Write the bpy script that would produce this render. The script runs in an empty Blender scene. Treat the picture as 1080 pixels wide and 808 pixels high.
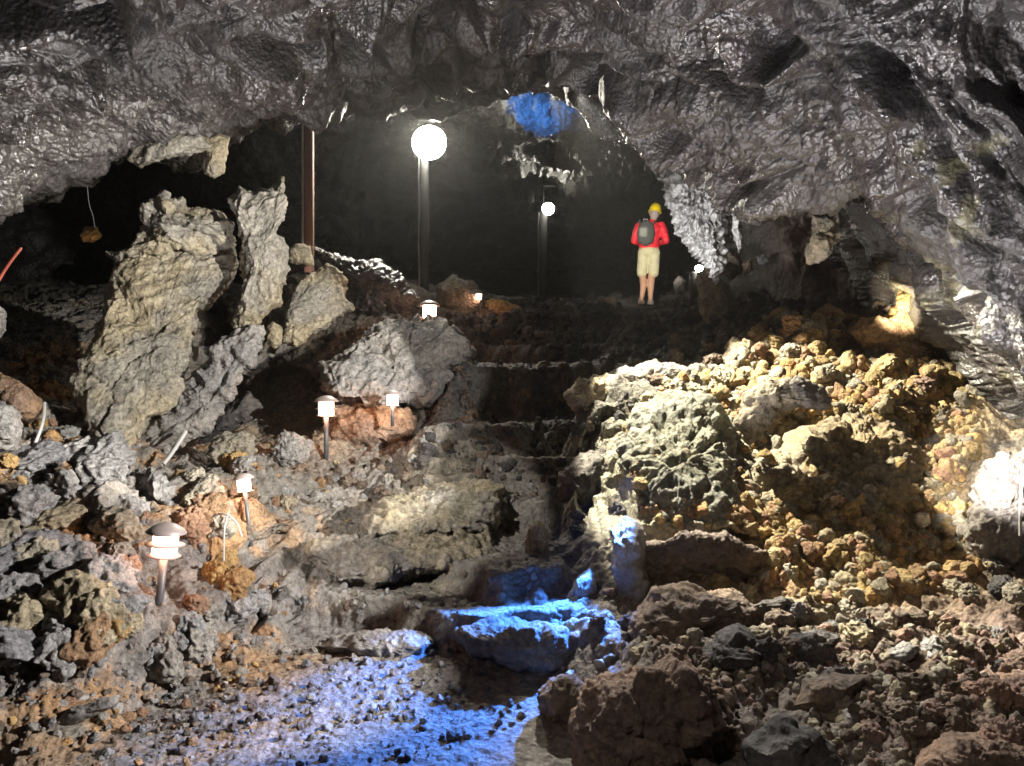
import bpy, math, random
import numpy as np
from mathutils import Vector, Matrix

# ------------------------------------------------------------------ camera
EYE = 1.6
F = 810.0
CX, CY = 540.0, 404.0
scene = bpy.context.scene
COL = scene.collection
cam_d = bpy.data.cameras.new('camera')
cam = bpy.data.objects.new('camera', cam_d)
COL.objects.link(cam)
cam.location = (0, 0, EYE)
cam.rotation_euler = (math.radians(90), 0, 0)
cam_d.sensor_width = 36
cam_d.lens = 27.0
cam_d.clip_end = 200
scene.camera = cam

# ------------------------------------------------------------------ world
world = bpy.data.worlds.new("World")
scene.world = world
world.use_nodes = True
world.node_tree.nodes['Background'].inputs[0].default_value = (1.0, 0.92, 0.95, 1)
world.node_tree.nodes['Background'].inputs[1].default_value = 0.007
scene.view_settings.view_transform = 'Standard'
scene.view_settings.look = 'None'
scene.view_settings.exposure = 0.0
scene.view_settings.gamma = 1.0
scene.view_settings.use_curve_mapping = False
scene.cycles.use_denoising = True
scene.cycles.use_adaptive_sampling = True
scene.cycles.adaptive_threshold = 0.025
scene.cycles.max_bounces = 5
scene.cycles.volume_bounces = 0
scene.cycles.sample_clamp_indirect = 4.0


def at(px, py, Y):
    return Vector(((px - CX) / F * Y, Y, EYE + (CY - py) / F * Y))


def spot(name, loc, target, power, angle, blend=0.25, color=(1, 1, 1), size=0.05):
    d = bpy.data.lights.new(name, 'SPOT')
    d.energy = power
    d.spot_size = math.radians(angle)
    d.spot_blend = blend
    d.color = color
    d.shadow_soft_size = size
    o = bpy.data.objects.new(name, d)
    COL.objects.link(o)
    o.location = loc
    o.rotation_euler = (Vector(target) - Vector(loc)).to_track_quat('-Z', 'Y').to_euler()
    return o


def lamp(name, loc, power, color=(1, 1, 1), size=0.05):
    d = bpy.data.lights.new(name, 'POINT')
    d.energy = power
    d.color = color
    d.shadow_soft_size = size
    o = bpy.data.objects.new(name, d)
    COL.objects.link(o)
    o.location = loc
    return o


WARM = (1.0, 0.93, 0.80)
# spots without fixtures, standing in for unseen cave lamps; some hang inside the frame
spot('floodlight_beam_slabs', (3.3, 2.0, 2.3), at(205, 365, 6.8), 4800, 32, 0.2, (1.0, 0.96, 0.87), 0.03)
spot('floodlight_beam_boulder', (2.9, 2.2, 2.6), at(410, 385, 8.0), 1100, 16, 0.25, (1.0, 0.96, 0.88), 0.03)
spot('floodlight_beam_pile', (3.4, 3.0, 2.5), at(55, 635, 4.3), 3400, 29, 0.35, (1.0, 0.96, 0.93), 0.03)
spot('added_beam_slope', (0.35, 7.1, 4.25), at(865, 522, 6.0), 5000, 54, 0.15, (1.0, 0.92, 0.72), 0.03)  # added spot in open air under the ceiling, grazes the slope
spot('added_beam_rubble', (0.6, 6.9, 4.2), at(900, 760, 3.4), 2300, 36, 0.4, (1.0, 0.95, 0.86), 0.03)  # added twin of the slope spot, rims the lower right boulders
spot('fill_beam_foreground', (-0.9, 0.2, 2.7), at(860, 750, 3.5), 130, 46, 0.7, (1.0, 0.86, 0.78), 0.05)  # added weak frontal fill for the lower right
spot('floodlight_beam_steps', (-2.1, 1.3, 2.9), at(420, 545, 5.8), 1150, 21, 0.3, (1.0, 0.95, 0.84), 0.03)
spot('ceiling_fill_uplight', (0.6, 4.5, 0.5), (2.0, 4.6, 3.6), 800, 104, 0.6, (1.0, 0.96, 0.97), 0.04)  # added floor spot without fixture, raises glints on the ceiling
spot('ceiling_fill_uplight_side', (-1.5, 5.0, 0.8), (-2.6, 5.0, 3.2), 480, 100, 0.6, (1.0, 0.95, 0.92), 0.03)  # added spot without fixture for glints on the left ceiling
spot('blue_beam_floor', at(668, 500, 5.1), at(550, 695, 4.3), 2000, 54, 0.6, (0.06, 0.24, 1.0), 0.03)
spot('blue_beam_ceiling', at(500, 215, 9.9), at(572, 108, 10.4), 900, 42, 1.0, (0.06, 0.30, 1.0), 0.03)


# ------------------------------------------------------------------ noise
def _hash(ix, iy, iz, seed):
    h = (ix.astype(np.uint32) * np.uint32(374761393) + iy.astype(np.uint32) * np.uint32(668265263)
         + iz.astype(np.uint32) * np.uint32(2147483647 - 59) + np.uint32((seed * 974634777 + 12345) & 0xffffffff))
    h = (h ^ (h >> np.uint32(13))) * np.uint32(1274126177)
    h = (h ^ (h >> np.uint32(16))) * np.uint32(2246822519)
    return h ^ (h >> np.uint32(13))


def _grad(h, x, y, z):
    h = h & np.uint32(15)
    u = np.where(h < 8, x, y)
    v = np.where(h < 4, y, np.where((h == 12) | (h == 14), x, z))
    return np.where(h & 1, -u, u) + np.where(h & 2, -v, v)


def noise(p, seed=0):
    f = np.floor(p).astype(np.int64)
    r = (p - f).astype(np.float32)
    w = r * r * r * (r * (r * 6 - 15) + 10)
    x, y, z = r[:, 0], r[:, 1], r[:, 2]
    out = 0
    for dx in (0, 1):
        wx = w[:, 0] if dx else 1 - w[:, 0]
        for dy in (0, 1):
            wy = w[:, 1] if dy else 1 - w[:, 1]
            for dz in (0, 1):
                wz = w[:, 2] if dz else 1 - w[:, 2]
                h = _hash(f[:, 0] + dx, f[:, 1] + dy, f[:, 2] + dz, seed)
                out = out + wx * wy * wz * _grad(h, x - dx, y - dy, z - dz)
    return out


def fbm(p, s, o=4, seed=0, gain=0.5):
    a, t, out = 1.0, 0.0, 0
    q = p * s
    for i in range(o):
        out = out + a * noise(q, seed + i)
        t += a
        a *= gain
        q = q * 2.03 + 7.1
    return out / t * 1.5


def ridged(p, s, o=4, seed=0, gain=0.5):
    a, t, out = 1.0, 0.0, 0
    q = p * s
    for i in range(o):
        out = out + a * (1 - np.abs(noise(q, seed + i)) * 2.2)
        t += a
        a *= gain
        q = q * 2.03 + 3.7
    return out / t


def worley(p, seed=0):
    f = np.floor(p).astype(np.int64)
    r = p - f
    f1 = np.full(len(p), 9.0)
    f2 = np.full(len(p), 9.0)
    cid = np.zeros(len(p))
    for dx in (-1, 0, 1):
        for dy in (-1, 0, 1):
            for dz in (-1, 0, 1):
                h = _hash(f[:, 0] + dx, f[:, 1] + dy, f[:, 2] + dz, seed)
                jx = (h & np.uint32(1023)) / 1023.0
                jy = ((h >> np.uint32(10)) & np.uint32(1023)) / 1023.0
                jz = ((h >> np.uint32(20)) & np.uint32(1023)) / 1023.0
                d = np.sqrt((dx + jx - r[:, 0]) ** 2 + (dy + jy - r[:, 1]) ** 2 + (dz + jz - r[:, 2]) ** 2)
                nf = d < f1
                f2 = np.where(nf, f1, np.minimum(f2, d))
                cid = np.where(nf, jx, cid)
                f1 = np.where(nf, d, f1)
    return f1, f2, cid


def sstep(a, b, x):
    t = np.clip((x - a) / (b - a), 0, 1)
    return t * t * (3 - 2 * t)


# ------------------------------------------------------------------ materials
class NT:
    def __init__(s, name):
        m = bpy.data.materials.new(name)
        m.use_nodes = True
        s.m = m
        s.t = m.node_tree
        s.b = s.t.nodes['Principled BSDF']

    def n(s, t, **kw):
        o = s.t.nodes.new(t)
        for k, v in kw.items():
            if k in o.inputs:
                o.inputs[k].default_value = v
            else:
                setattr(o, k, v)
        return o

    def l(s, a, b):
        s.t.links.new(a, b)


def rock_mat(name, src='Col', rough=0.85, spec=0.35, bump=1.0, fine=55.0, pits=26.0, var=0.55, rough_var=0.1, coat=0.0, detail=9.0, patchy=0.0):
    """mineral surface: own colour (attribute or object colour) broken up by noise, with fine relief"""
    k = NT(name)
    tc = k.n('ShaderNodeTexCoord')
    geo = k.n('ShaderNodeNewGeometry')
    if src == 'Col':
        c = k.n('ShaderNodeVertexColor', layer_name='Col').outputs[0]
        co = geo.outputs['Position']
    else:
        c = k.n('ShaderNodeObjectInfo').outputs['Color']
        co = geo.outputs['Position']
    n1 = k.n('ShaderNodeTexNoise', Scale=fine * 0.35, Detail=detail, Roughness=0.68)
    n2 = k.n('ShaderNodeTexNoise', Scale=fine, Detail=detail, Roughness=0.72)
    v = k.n('ShaderNodeTexVoronoi', Scale=pits)
    v.feature = 'F1'
    wn = k.n('ShaderNodeTexNoise', Scale=pits * 0.5, Detail=4.0)
    for x in (n1, n2, wn):
        k.l(co, x.inputs['Vector'])
    va = k.n('ShaderNodeVectorMath')
    va.operation = 'MULTIPLY_ADD'
    k.l(wn.outputs['Color'], va.inputs[0])
    va.inputs[1].default_value = (0.05, 0.05, 0.05)
    k.l(co, va.inputs[2])
    k.l(va.outputs[0], v.inputs['Vector'])
    mr = k.n('ShaderNodeMapRange')
    mr.inputs[1].default_value = 0.28
    mr.inputs[2].default_value = 0.72
    mr.inputs[3].default_value = 1 - var
    mr.inputs[4].default_value = 1 + var
    k.l(n1.outputs[0], mr.inputs[0])
    mr2 = k.n('ShaderNodeMapRange')
    mr2.inputs[1].default_value = 0.3
    mr2.inputs[2].default_value = 0.7
    mr2.inputs[3].default_value = 0.7
    mr2.inputs[4].default_value = 1.3
    k.l(n2.outputs[0], mr2.inputs[0])
    mm = k.n('ShaderNodeMath')
    mm.operation = 'MULTIPLY'
    k.l(mr.outputs[0], mm.inputs[0])
    k.l(mr2.outputs[0], mm.inputs[1])
    vm = k.n('ShaderNodeVectorMath')
    vm.operation = 'SCALE'
    k.l(c, vm.inputs[0])
    k.l(mm.outputs[0], vm.inputs['Scale'])
    k.l(vm.outputs[0], k.b.inputs['Base Color'])
    rr = k.n('ShaderNodeMapRange')
    rr.inputs[1].default_value = 0.3
    rr.inputs[2].default_value = 0.7
    rr.inputs[3].default_value = max(0.05, rough - rough_var)
    rr.inputs[4].default_value = min(1, rough + rough_var)
    k.l(n1.outputs[0], rr.inputs[0])
    if patchy:      # wet and dry patches
        pn = k.n('ShaderNodeTexNoise', Scale=patchy, Detail=3.0)
        k.l(co, pn.inputs['Vector'])
        pm = k.n('ShaderNodeMapRange')
        pm.inputs[1].default_value = 0.38
        pm.inputs[2].default_value = 0.62
        pm.inputs[3].default_value = -0.06
        pm.inputs[4].default_value = 0.30
        k.l(pn.outputs[0], pm.inputs[0])
        ad = k.n('ShaderNodeMath')
        k.l(rr.outputs[0], ad.inputs[0])
        k.l(pm.outputs[0], ad.inputs[1])
        k.l(ad.outputs[0], k.b.inputs['Roughness'])
    else:
        k.l(rr.outputs[0], k.b.inputs['Roughness'])
    k.b.inputs['Specular IOR Level'].default_value = spec
    k.b.inputs['Coat Weight'].default_value = coat
    k.b.inputs['Coat Roughness'].default_value = 0.12
    b1 = k.n('ShaderNodeBump', Strength=min(1.0, 0.8 * bump), Distance=0.03)
    k.l(v.outputs['Distance'], b1.inputs['Height'])
    b2 = k.n('ShaderNodeBump', Strength=min(1.0, 0.9 * bump), Distance=0.03)
    k.l(n1.outputs[0], b2.inputs['Height'])
    k.l(b1.outputs[0], b2.inputs['Normal'])
    b3 = k.n('ShaderNodeBump', Strength=min(1.0, 0.8 * bump), Distance=0.012)
    k.l(n2.outputs[0], b3.inputs['Height'])
    k.l(b2.outputs[0], b3.inputs['Normal'])
    k.l(b3.outputs[0], k.b.inputs['Normal'])
    return k.m


def plain(name, col, rough=0.6, metal=0.0, emit=None, es=0.0, var=0.12, scale=40, fold=0):
    k = NT(name)
    n1 = k.n('ShaderNodeTexNoise', Scale=scale, Detail=5.0)
    geo = k.n('ShaderNodeTexCoord')
    k.l(geo.outputs['Object'], n1.inputs['Vector'])
    mx = k.n('ShaderNodeMix')
    mx.data_type = 'RGBA'
    mx.inputs['A'].default_value = tuple(c * (1 - var) for c in col) + (1,)
    mx.inputs['B'].default_value = tuple(min(1, c * (1 + var)) for c in col) + (1,)
    for i in mx.inputs:
        pass
    k.l(n1.outputs[0], mx.inputs[0])
    mx.inputs[6].default_value = tuple(c * (1 - var) for c in col) + (1,)
    mx.inputs[7].default_value = tuple(min(1, c * (1 + var)) for c in col) + (1,)
    k.l(mx.outputs[2], k.b.inputs['Base Color'])
    k.b.inputs['Roughness'].default_value = rough
    k.b.inputs['Metallic'].default_value = metal
    if fold:
        nf = k.n('ShaderNodeTexNoise', Scale=fold, Detail=3.0)
        k.l(geo.outputs['Object'], nf.inputs['Vector'])
        bf = k.n('ShaderNodeBump', Strength=1.0, Distance=0.05)
        k.l(nf.outputs[0], bf.inputs['Height'])
        k.l(bf.outputs[0], k.b.inputs['Normal'])
    if emit:
        k.b.inputs['Emission Color'].default_value = emit + (1,)
        k.b.inputs['Emission Strength'].default_value = es
    return k.m


M_ground = rock_mat('ground_lava', rough=0.82, spec=0.3)
M_rock = rock_mat('slab_lava', rough=0.88, spec=0.25, fine=60, pits=22)
M_piece = rock_mat('loose_lava', src='obj', rough=0.9, spec=0.25, fine=70, pits=30)
M_rubble = rock_mat('rubble_lava', rough=0.9, spec=0.25, fine=80, pits=40, var=0.35)
M_ceil = rock_mat('ceiling_glazed_lava', rough=0.24, spec=0.9, bump=0.42, fine=32, pits=34, rough_var=0.10, detail=5.0, patchy=1.2)
M_wall = rock_mat('wall_lava', rough=0.42, spec=0.4, fine=30, pits=14)
M_wet = rock_mat('glazed_lava', rough=0.3, spec=0.7, bump=0.8, fine=40, pits=20)


# ------------------------------------------------------------------ mesh helpers
def mesh_obj(name, verts, faces, mat, parent=None, cols=None, smooth=True):
    me = bpy.data.meshes.new(name)
    verts = np.asarray(verts, dtype=np.float32)
    faces = np.asarray(faces, dtype=np.int32)
    me.vertices.add(len(verts))
    me.vertices.foreach_set('co', verts.ravel())
    nf, k = faces.shape
    me.loops.add(nf * k)
    me.loops.foreach_set('vertex_index', faces.ravel())
    me.polygons.add(nf)
    me.polygons.foreach_set('loop_start', np.arange(nf, dtype=np.int32) * k)
    me.polygons.foreach_set('loop_total', np.full(nf, k, dtype=np.int32))
    me.polygons.foreach_set('use_smooth', np.full(nf, smooth, dtype=bool))
    me.update(calc_edges=True)
    if cols is not None:
        a = me.color_attributes.new('Col', 'FLOAT_COLOR', 'POINT')
        c = np.ones((len(verts), 4), dtype=np.float32)
        c[:, :3] = cols
        a.data.foreach_set('color', c.ravel())
    me.materials.append(mat)
    o = bpy.data.objects.new(name, me)
    COL.objects.link(o)
    o.parent = parent
    return o


def grid_faces(nr, nc):
    i = np.arange(nr * nc, dtype=np.int32).reshape(nr, nc)
    return np.stack([i[:-1, :-1].ravel(), i[:-1, 1:].ravel(), i[1:, 1:].ravel(), i[1:, :-1].ravel()], 1)


def grid_normals(P, flip=False):
    du = np.gradient(P, axis=1)
    dv = np.gradient(P, axis=0)
    n = np.cross(du, dv)
    n /= np.linalg.norm(n, axis=2, keepdims=True) + 1e-9
    return -n if flip else n


class RBF:
    def __init__(s, pts, vals, eps=0.3, smooth=1e-3):
        s.c = np.asarray(pts, float)
        s.eps = eps
        n, d = s.c.shape
        A = np.zeros((n + d + 1, n + d + 1))
        r = np.linalg.norm(s.c[:, None] - s.c[None], axis=2)
        A[:n, :n] = -np.sqrt(r * r + eps * eps) - smooth * np.eye(n)
        A[:n, n] = 1
        A[n, :n] = 1
        A[:n, n + 1:] = s.c
        A[n + 1:, :n] = s.c.T
        b = np.zeros(n + d + 1)
        b[:n] = vals
        s.w = np.linalg.lstsq(A, b, rcond=None)[0]

    def __call__(s, q):
        q = np.asarray(q, float)
        n = len(s.c)
        out = s.w[n] + q @ s.w[n + 1:]
        for i in range(n):
            out = out - s.w[i] * np.sqrt(((q - s.c[i]) ** 2).sum(1) + s.eps ** 2)
        return out


def tag(o, label=None, cat=None, group=None, kind=None):
    if label:
        o['label'] = label
    if cat:
        o['category'] = cat
    if group:
        o['group'] = group
    if kind:
        o['kind'] = kind
    return o


# ------------------------------------------------------------------ ground
# control points: pixel x, pixel y, distance
G = [
    # left pile and alcove
    (-150, 800, 3.6), (0, 800, 3.3), (0, 700, 3.75), (60, 740, 3.55), (120, 690, 3.85), (60, 620, 4.3), (0, 580, 4.5),
    (130, 620, 4.4), (100, 560, 4.8), (0, 500, 5.2), (60, 500, 5.4), (180, 560, 5.0), (200, 640, 4.5), (190, 690, 4.1),
    (-150, 500, 5.2), (-150, 650, 4.1), (130, 490, 5.9), (60, 440, 6.3), (0, 440, 6.1), (-100, 420, 6.0),
    (0, 420, 8.5), (100, 440, 8.5), (-100, 420, 8.5), (230, 470, 8.0),
    (200, 500, 6.1), (260, 500, 6.1), (270, 555, 5.5), (230, 600, 5.0), (250, 650, 4.6), (300, 640, 4.9),
    (330, 600, 5.2), (300, 560, 5.9), (340, 500, 6.9), (345, 475, 7.3), (300, 480, 7.1),
    (280, 430, 8.6), (350, 430, 8.3), (390, 480, 7.4), (430, 440, 8.1), (450, 395, 8.9), (470, 350, 9.9),
    (400, 330, 10.0), (340, 330, 10.0), (450, 330, 10.3), (300, 350, 10.0), (400, 290, 11.5), (447, 306, 11.6), (330, 285, 11.0),
    (500, 322, 11.8), (572, 320, 17), (450, 310, 15), (300, 300, 15), (620, 330, 12.2), (600, 320, 14), (450, 290, 20), (600, 312, 20),
    # floor
    (200, 760, 3.6), (300, 780, 3.5), (450, 800, 3.3), (300, 700, 4.35), (400, 740, 3.85), (540, 790, 3.4), (300, 670, 4.7),
    # right of the path
    (560, 800, 3.3), (640, 790, 3.3), (700, 800, 3.1), (640, 700, 3.9), (740, 760, 3.3), (800, 800, 3.0), (900, 800, 3.0),
    (1000, 800, 2.9), (1080, 800, 2.8), (1230, 800, 2.7), (760, 700, 3.8), (850, 700, 3.9), (950, 700, 3.8), (1060, 690, 3.8),
    (1230, 690, 3.7), (700, 660, 4.5), (780, 655, 4.5), (860, 650, 4.6), (950, 645, 4.7), (1050, 620, 4.7), (1150, 600, 4.6),
    (690, 625, 5.1), (760, 622, 5.1), (850, 630, 5.0), (940, 610, 5.1), (1030, 590, 5.2),
    (680, 560, 5.45), (730, 555, 5.45), (790, 565, 5.4), (850, 580, 5.4), (920, 560, 5.6), (1000, 550, 5.6), (1060, 560, 5.3),
    (660, 500, 5.9), (700, 480, 6.2), (760, 500, 6.1), (820, 520, 6.0), (900, 500, 6.1), (970, 490, 6.2), (1040, 490, 6.2),
    (660, 440, 6.8), (700, 420, 7.0), (760, 430, 6.9), (860, 420, 6.9), (930, 420, 6.8), (1000, 430, 6.7), (1080, 450, 6.3),
    (690, 395, 7.6), (760, 385, 7.7), (830, 340, 8.0), (900, 370, 7.5), (960, 340, 7.4), (1010, 340, 7.4),
    (720, 350, 9.5), (800, 335, 9.6), (900, 330, 9.0), (1000, 320, 8.4), (760, 320, 11), (900, 290, 11),
    (690, 322, 13), (740, 320, 13), (640, 325, 13), (700, 315, 20), (850, 290, 16),
    # outside the frame
    (-400, 700, 4.2), (1500, 700, 3.6), (1400, 500, 6.0), (-300, 400, 9),
]
gp = [at(*g) for g in G]
gx = [(p.x, p.y) for p in gp] + [(-2, 1), (0, 1), (2, 1), (0, 2.2), (-1.5, 2.2), (1.5, 2.0)]
gz = [p.z for p in gp] + [0.1, 0, 0.1, 0.0, 0.05, 0.05]
H_rbf = RBF(gx, gz, eps=0.25, smooth=2e-3)

STEPS = [(4.6, 0.2), (5.3, 0.2), (5.9, 0.22), (6.45, 0.16), (6.7, 0.14), (7.2, 0.3), (8.0, 0.55), (9.4, 0.3), (10.2, 0.18), (10.7, 0.3),
         (11.5, 0.15), (12.2, 0.2)]
PC = np.array([(2.0, -0.9, 1.5), (3.8, -0.85, 1.35), (4.5, -0.55, 0.9), (5.5, -0.35, 0.95), (7, -0.05, 0.85), (9, 0.25, 0.95),
               (11, 0.75, 0.95), (12.2, 1.5, 1.1), (13.2, 2.2, 1.2), (24, 2.2, 1.2)])


def height(x, y):
    """ground height at world x, y"""
    z = H_rbf(np.stack([x, y], 1))
    q = np.stack([x, y, x * 0], 1)
    yw = y + 0.75 * noise(q * 0.9, 5) + 0.12 * x + 0.10 * noise(q * 4.0, 6)
    s = x * 0
    for i, (Y, dz) in enumerate(STEPS):
        s = s + dz * sstep(Y, Y + 0.16, yw + 0.30 * noise(q * 1.6, 20 + i) + 0.13 * noise(q * 5, 40 + i))
    s = s + 0.03 * np.sin(yw * 3.1)
    xc = np.interp(y, PC[:, 0], PC[:, 1])
    hw = np.interp(y, PC[:, 0], PC[:, 2])
    d = np.abs(x - xc + 0.18 * noise(q * 1.7, 9))
    m = 1 - sstep(hw * 0.72, hw * 1.18, d)
    m = m * (1 - sstep(13.6, 15, y))
    z = z * (1 - m) + s * m
    # the flat spot where the visitor stands
    fl = 1 - sstep(0.6, 1.1, np.hypot((x - 2.3) * 0.8, y - 12.9))
    z = z * (1 - fl) + (2.90 + 0.12 * np.clip(y - 13.0, -0.9, 0)) * fl
    return z, m


HT = {}


def hit(px, py):
    """distance at which pixel rays meet the built ground"""
    px = np.atleast_1d(np.asarray(px, float))
    py = np.atleast_1d(np.asarray(py, float))
    ci = np.clip(np.round((px - HT['c0']) / HT['dc']).astype(int), 0, HT['py'].shape[1] - 1)
    m = HT['py'][:, ci] <= py[None]
    i = m.argmax(0)
    Y = HT['Y'][i, ci].copy()
    Y[~m.any(0)] = np.nan
    return Y


def zones(P):
    """pixel position of world points, for laying mineral colours and painted shade"""
    x, y, z = P[:, 0], np.maximum(P[:, 1], 0.5), P[:, 2]
    return CX + x / y * F, CY - (z - EYE) / y * F


def blob(u, v, cx, cy, rx, ry, soft=0.5):
    d = np.sqrt(((u - cx) / rx) ** 2 + ((v - cy) / ry) ** 2)
    return 1 - sstep(1 - soft, 1 + soft, d)


def mixc(a, b, m):
    return a * (1 - m[:, None]) + np.asarray(b)[None] * m[:, None]


GREY = np.array((0.20, 0.185, 0.17))
TAN = np.array((0.29, 0.25, 0.185))
OCHRE = np.array((0.33, 0.235, 0.11))
RUST = np.array((0.27, 0.135, 0.07))
DARK = np.array((0.035, 0.034, 0.037))
MAUVE = np.array((0.13, 0.095, 0.09))


def ground_colour(P):
    u, v = zones(P)
    n = fbm(P, 1.3, 4, 31)
    n2 = fbm(P, 5.0, 4, 32)
    c = np.repeat(GREY[None], len(P), 0)
    # warm tan break-up everywhere
    c = mixc(c, TAN, sstep(-0.1, 0.5, n) * 0.7)
    # ochre on the slope at the right
    m = np.maximum(blob(u, v, 900, 570, 200, 85), blob(u, v, 930, 430, 130, 110))
    m = np.maximum(m, blob(u, v, 850, 370, 90, 60))
    c = mixc(c, OCHRE, np.clip(m * (0.75 + 0.9 * n2), 0, 1))
    m = blob(u, v, 700, 480, 110, 100)
    c = mixc(c, (0.27, 0.255, 0.19), m * 0.9)
    # rusty clinker on the left bank
    m = np.maximum(blob(u, v, 120, 620, 220, 190), blob(u, v, 40, 430, 110, 70))
    c = mixc(c, (0.30, 0.175, 0.085), m * sstep(-0.05, 0.35, n + 0.5 * n2))
    # pinkish lower right corner
    m = blob(u, v, 1060, 730, 170, 110)
    c = mixc(c, (0.20, 0.135, 0.11), m * 0.85)
    m = blob(u, v, 740, 720, 200, 110)
    c = mixc(c, (0.12, 0.095, 0.075), m * 0.7)
    # shadow across the upper steps, painted into the colour
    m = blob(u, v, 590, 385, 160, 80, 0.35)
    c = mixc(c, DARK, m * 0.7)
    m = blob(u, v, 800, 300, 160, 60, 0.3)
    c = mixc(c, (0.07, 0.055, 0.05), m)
    return c * (1 + 0.35 * n2[:, None])


def build_ground():
    cols = np.arange(-170, 1250, 1.8)
    rows = np.concatenate([np.geomspace(2.0, 4.3, 190), np.geomspace(4.305, 9, 480), np.geomspace(9.02, 13.8, 160), np.geomspace(13.9, 26, 40)])
    PX, YY = np.meshgrid(cols, rows)
    X = (PX - CX) / F * YY
    h, m = height(X.ravel(), YY.ravel())
    P = np.stack([X, YY, h.reshape(X.shape)], 2)
    N = grid_normals(P)
    N *= np.sign(N[..., 2:3] + 1e-9)
    p = P.reshape(-1, 3)
    n = N.reshape(-1, 3)
    m = m
    u, v = zones(p)
    wild = np.clip(1 - m + 0.35 * sstep(6.2, 7.5, p[:, 1]) * (1 - sstep(12, 12.8, p[:, 1])), 0, 1)
    d = 0.10 * fbm(p, 1.6, 4, 1) * (0.15 + 0.85 * wild)
    d += 0.085 * (ridged(p + 0.15 * fbm(p, 3, 2, 8)[:, None], 2.6, 4, 2) - 0.5) * (0.12 + wild)
    d += 0.034 * fbm(p, 8, 5, 3, 0.6) * (0.3 + 0.7 * np.maximum(wild, sstep(4.5, 5.2, p[:, 1])))
    d *= np.clip(np.hypot(p[:, 0] - 2.3, p[:, 1] - 12.8) - 0.4, 0, 0.5) * 2
    f1, f2, cid = worley(p * 7.0 + 0.35 * np.stack([noise(p * 9, 50), noise(p * 9, 51), noise(p * 9, 52)], 1), 4)
    lump = np.sqrt(np.clip(1 - f1 * f1 * 1.3, 0, 1)) - 0.5
    d += 0.075 * lump * wild
    f1, f2, cid = worley(p * 17.0 + 0.3 * noise(p * 20, 53)[:, None], 5)
    d += 0.020 * (0.5 - f1) * (0.25 + 0.75 * wild)
    zone = blob(u, v, 850, 480, 260, 190, 0.3) * wild
    wz = np.stack([noise(p * 1.9, 94), noise(p * 1.9, 95), noise(p * 1.9, 96)], 1) * 0.3
    d += zone * 0.20 * (ridged(p + wz, 1.5, 3, 97) - 0.5)
    f1, f2, cid = worley((p + wz * 0.5) * 3.6, 98)
    d += zone * 0.13 * (np.sqrt(np.clip(1 - f1 * f1 * 1.2, 0, 1)) - 0.5)
    bank = blob(u, v, 90, 610, 240, 120, 0.3) * wild
    f1, f2, cid = worley((p + wz * 0.5) * 3.2, 99)
    d += bank * 0.17 * (np.sqrt(np.clip(1 - f1 * f1 * 1.3, 0, 1)) - 0.5)
    # step treads carry trodden gravel
    d += 0.014 * fbm(p, 24, 4, 7, 0.6)
    q = p + n * d[:, None]
    # hollows under ledges run back into the rock
    for (cx, cy, rx, ry, dep) in ((818, 462, 34, 22, 0.35), (745, 598, 62, 26, 0.7), (305, 590, 52, 24, 0.6), (285, 430, 50, 45, 1.0),
                                  (60, 512, 60, 14, 0.4), (20, 590, 26, 14, 0.35), (240, 520, 18, 30, 0.4), (222, 375, 22, 55, 1.2), (640, 500, 26, 60, 0.5), (250, 655, 26, 10, 0.2),
                                  (720, 300, 60, 12, 0.3)):
        q[:, 1] += dep * blob(u + 14 * noise(p * 3, 91), v + 10 * noise(p * 3, 92), cx, cy, rx, ry, 0.25)
    Q = q.reshape(P.shape)
    HT.update(c0=cols[0], dc=1.8, Y=Q[..., 1], py=CY - (Q[..., 2] - EYE) / Q[..., 1] * F)
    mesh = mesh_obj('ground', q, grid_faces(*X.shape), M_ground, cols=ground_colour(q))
    tag(mesh, kind='structure')
    return mesh


build_ground()

# ------------------------------------------------------------------ ceiling
LIP = np.array([(-170, 300), (-60, 255), (0, 228), (60, 196), (110, 168), (150, 168), (215, 168), (240, 150), (270, 140), (330, 134),
                (400, 124), (440, 120), (500, 98), (530, 108), (560, 88), (585, 98), (610, 112), (640, 132), (665, 138), (690, 156),
                (730, 172), (770, 195), (800, 220), (850, 230), (880, 252), (930, 272), (960, 300), (985, 332), (1010, 350),
                (1030, 384), (1060, 410), (1090, 430), (1150, 480), (1250, 560)], float)
CD = [  # pixel x, y, distance of the near ceiling
    (-150, 290, 5.6), (0, 228, 6.2), (110, 168, 7.0), (240, 150, 7.6), (400, 124, 8.4), (560, 90, 8.4), (640, 132, 8.0),
    (760, 190, 7.4), (850, 230, 6.8), (930, 272, 6.2), (1010, 350, 5.4), (1090, 430, 4.8), (1250, 560, 4.2),
    (-150, 100, 4.4), (0, 100, 4.9), (150, 60, 5.5), (300, 60, 6.2), (450, 40, 6.8), (600, 40, 6.7), (750, 100, 6.2), (900, 150, 5.3),
    (1030, 200, 4.7), (1200, 300, 4.2), (-150, -100, 3.2), (0, -100, 3.5), (300, -100, 4.1), (600, -100, 4.4), (900, 0, 4.5),
    (1080, 50, 4.2), (1250, 100, 3.8), (900, -150, 3.4), (1200, -150, 3.0), (300, 0, 5.2), (600, 0, 5.8), (0, 0, 4.2), (750, 20, 5.5),
    (0, -260, 2.7), (500, -260, 3.0), (1100, -260, 2.6),
]
C_rbf = RBF([(c[0] / 100, c[1] / 100) for c in CD], [math.log(c[2]) for c in CD], eps=0.3, smooth=1e-3)


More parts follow.
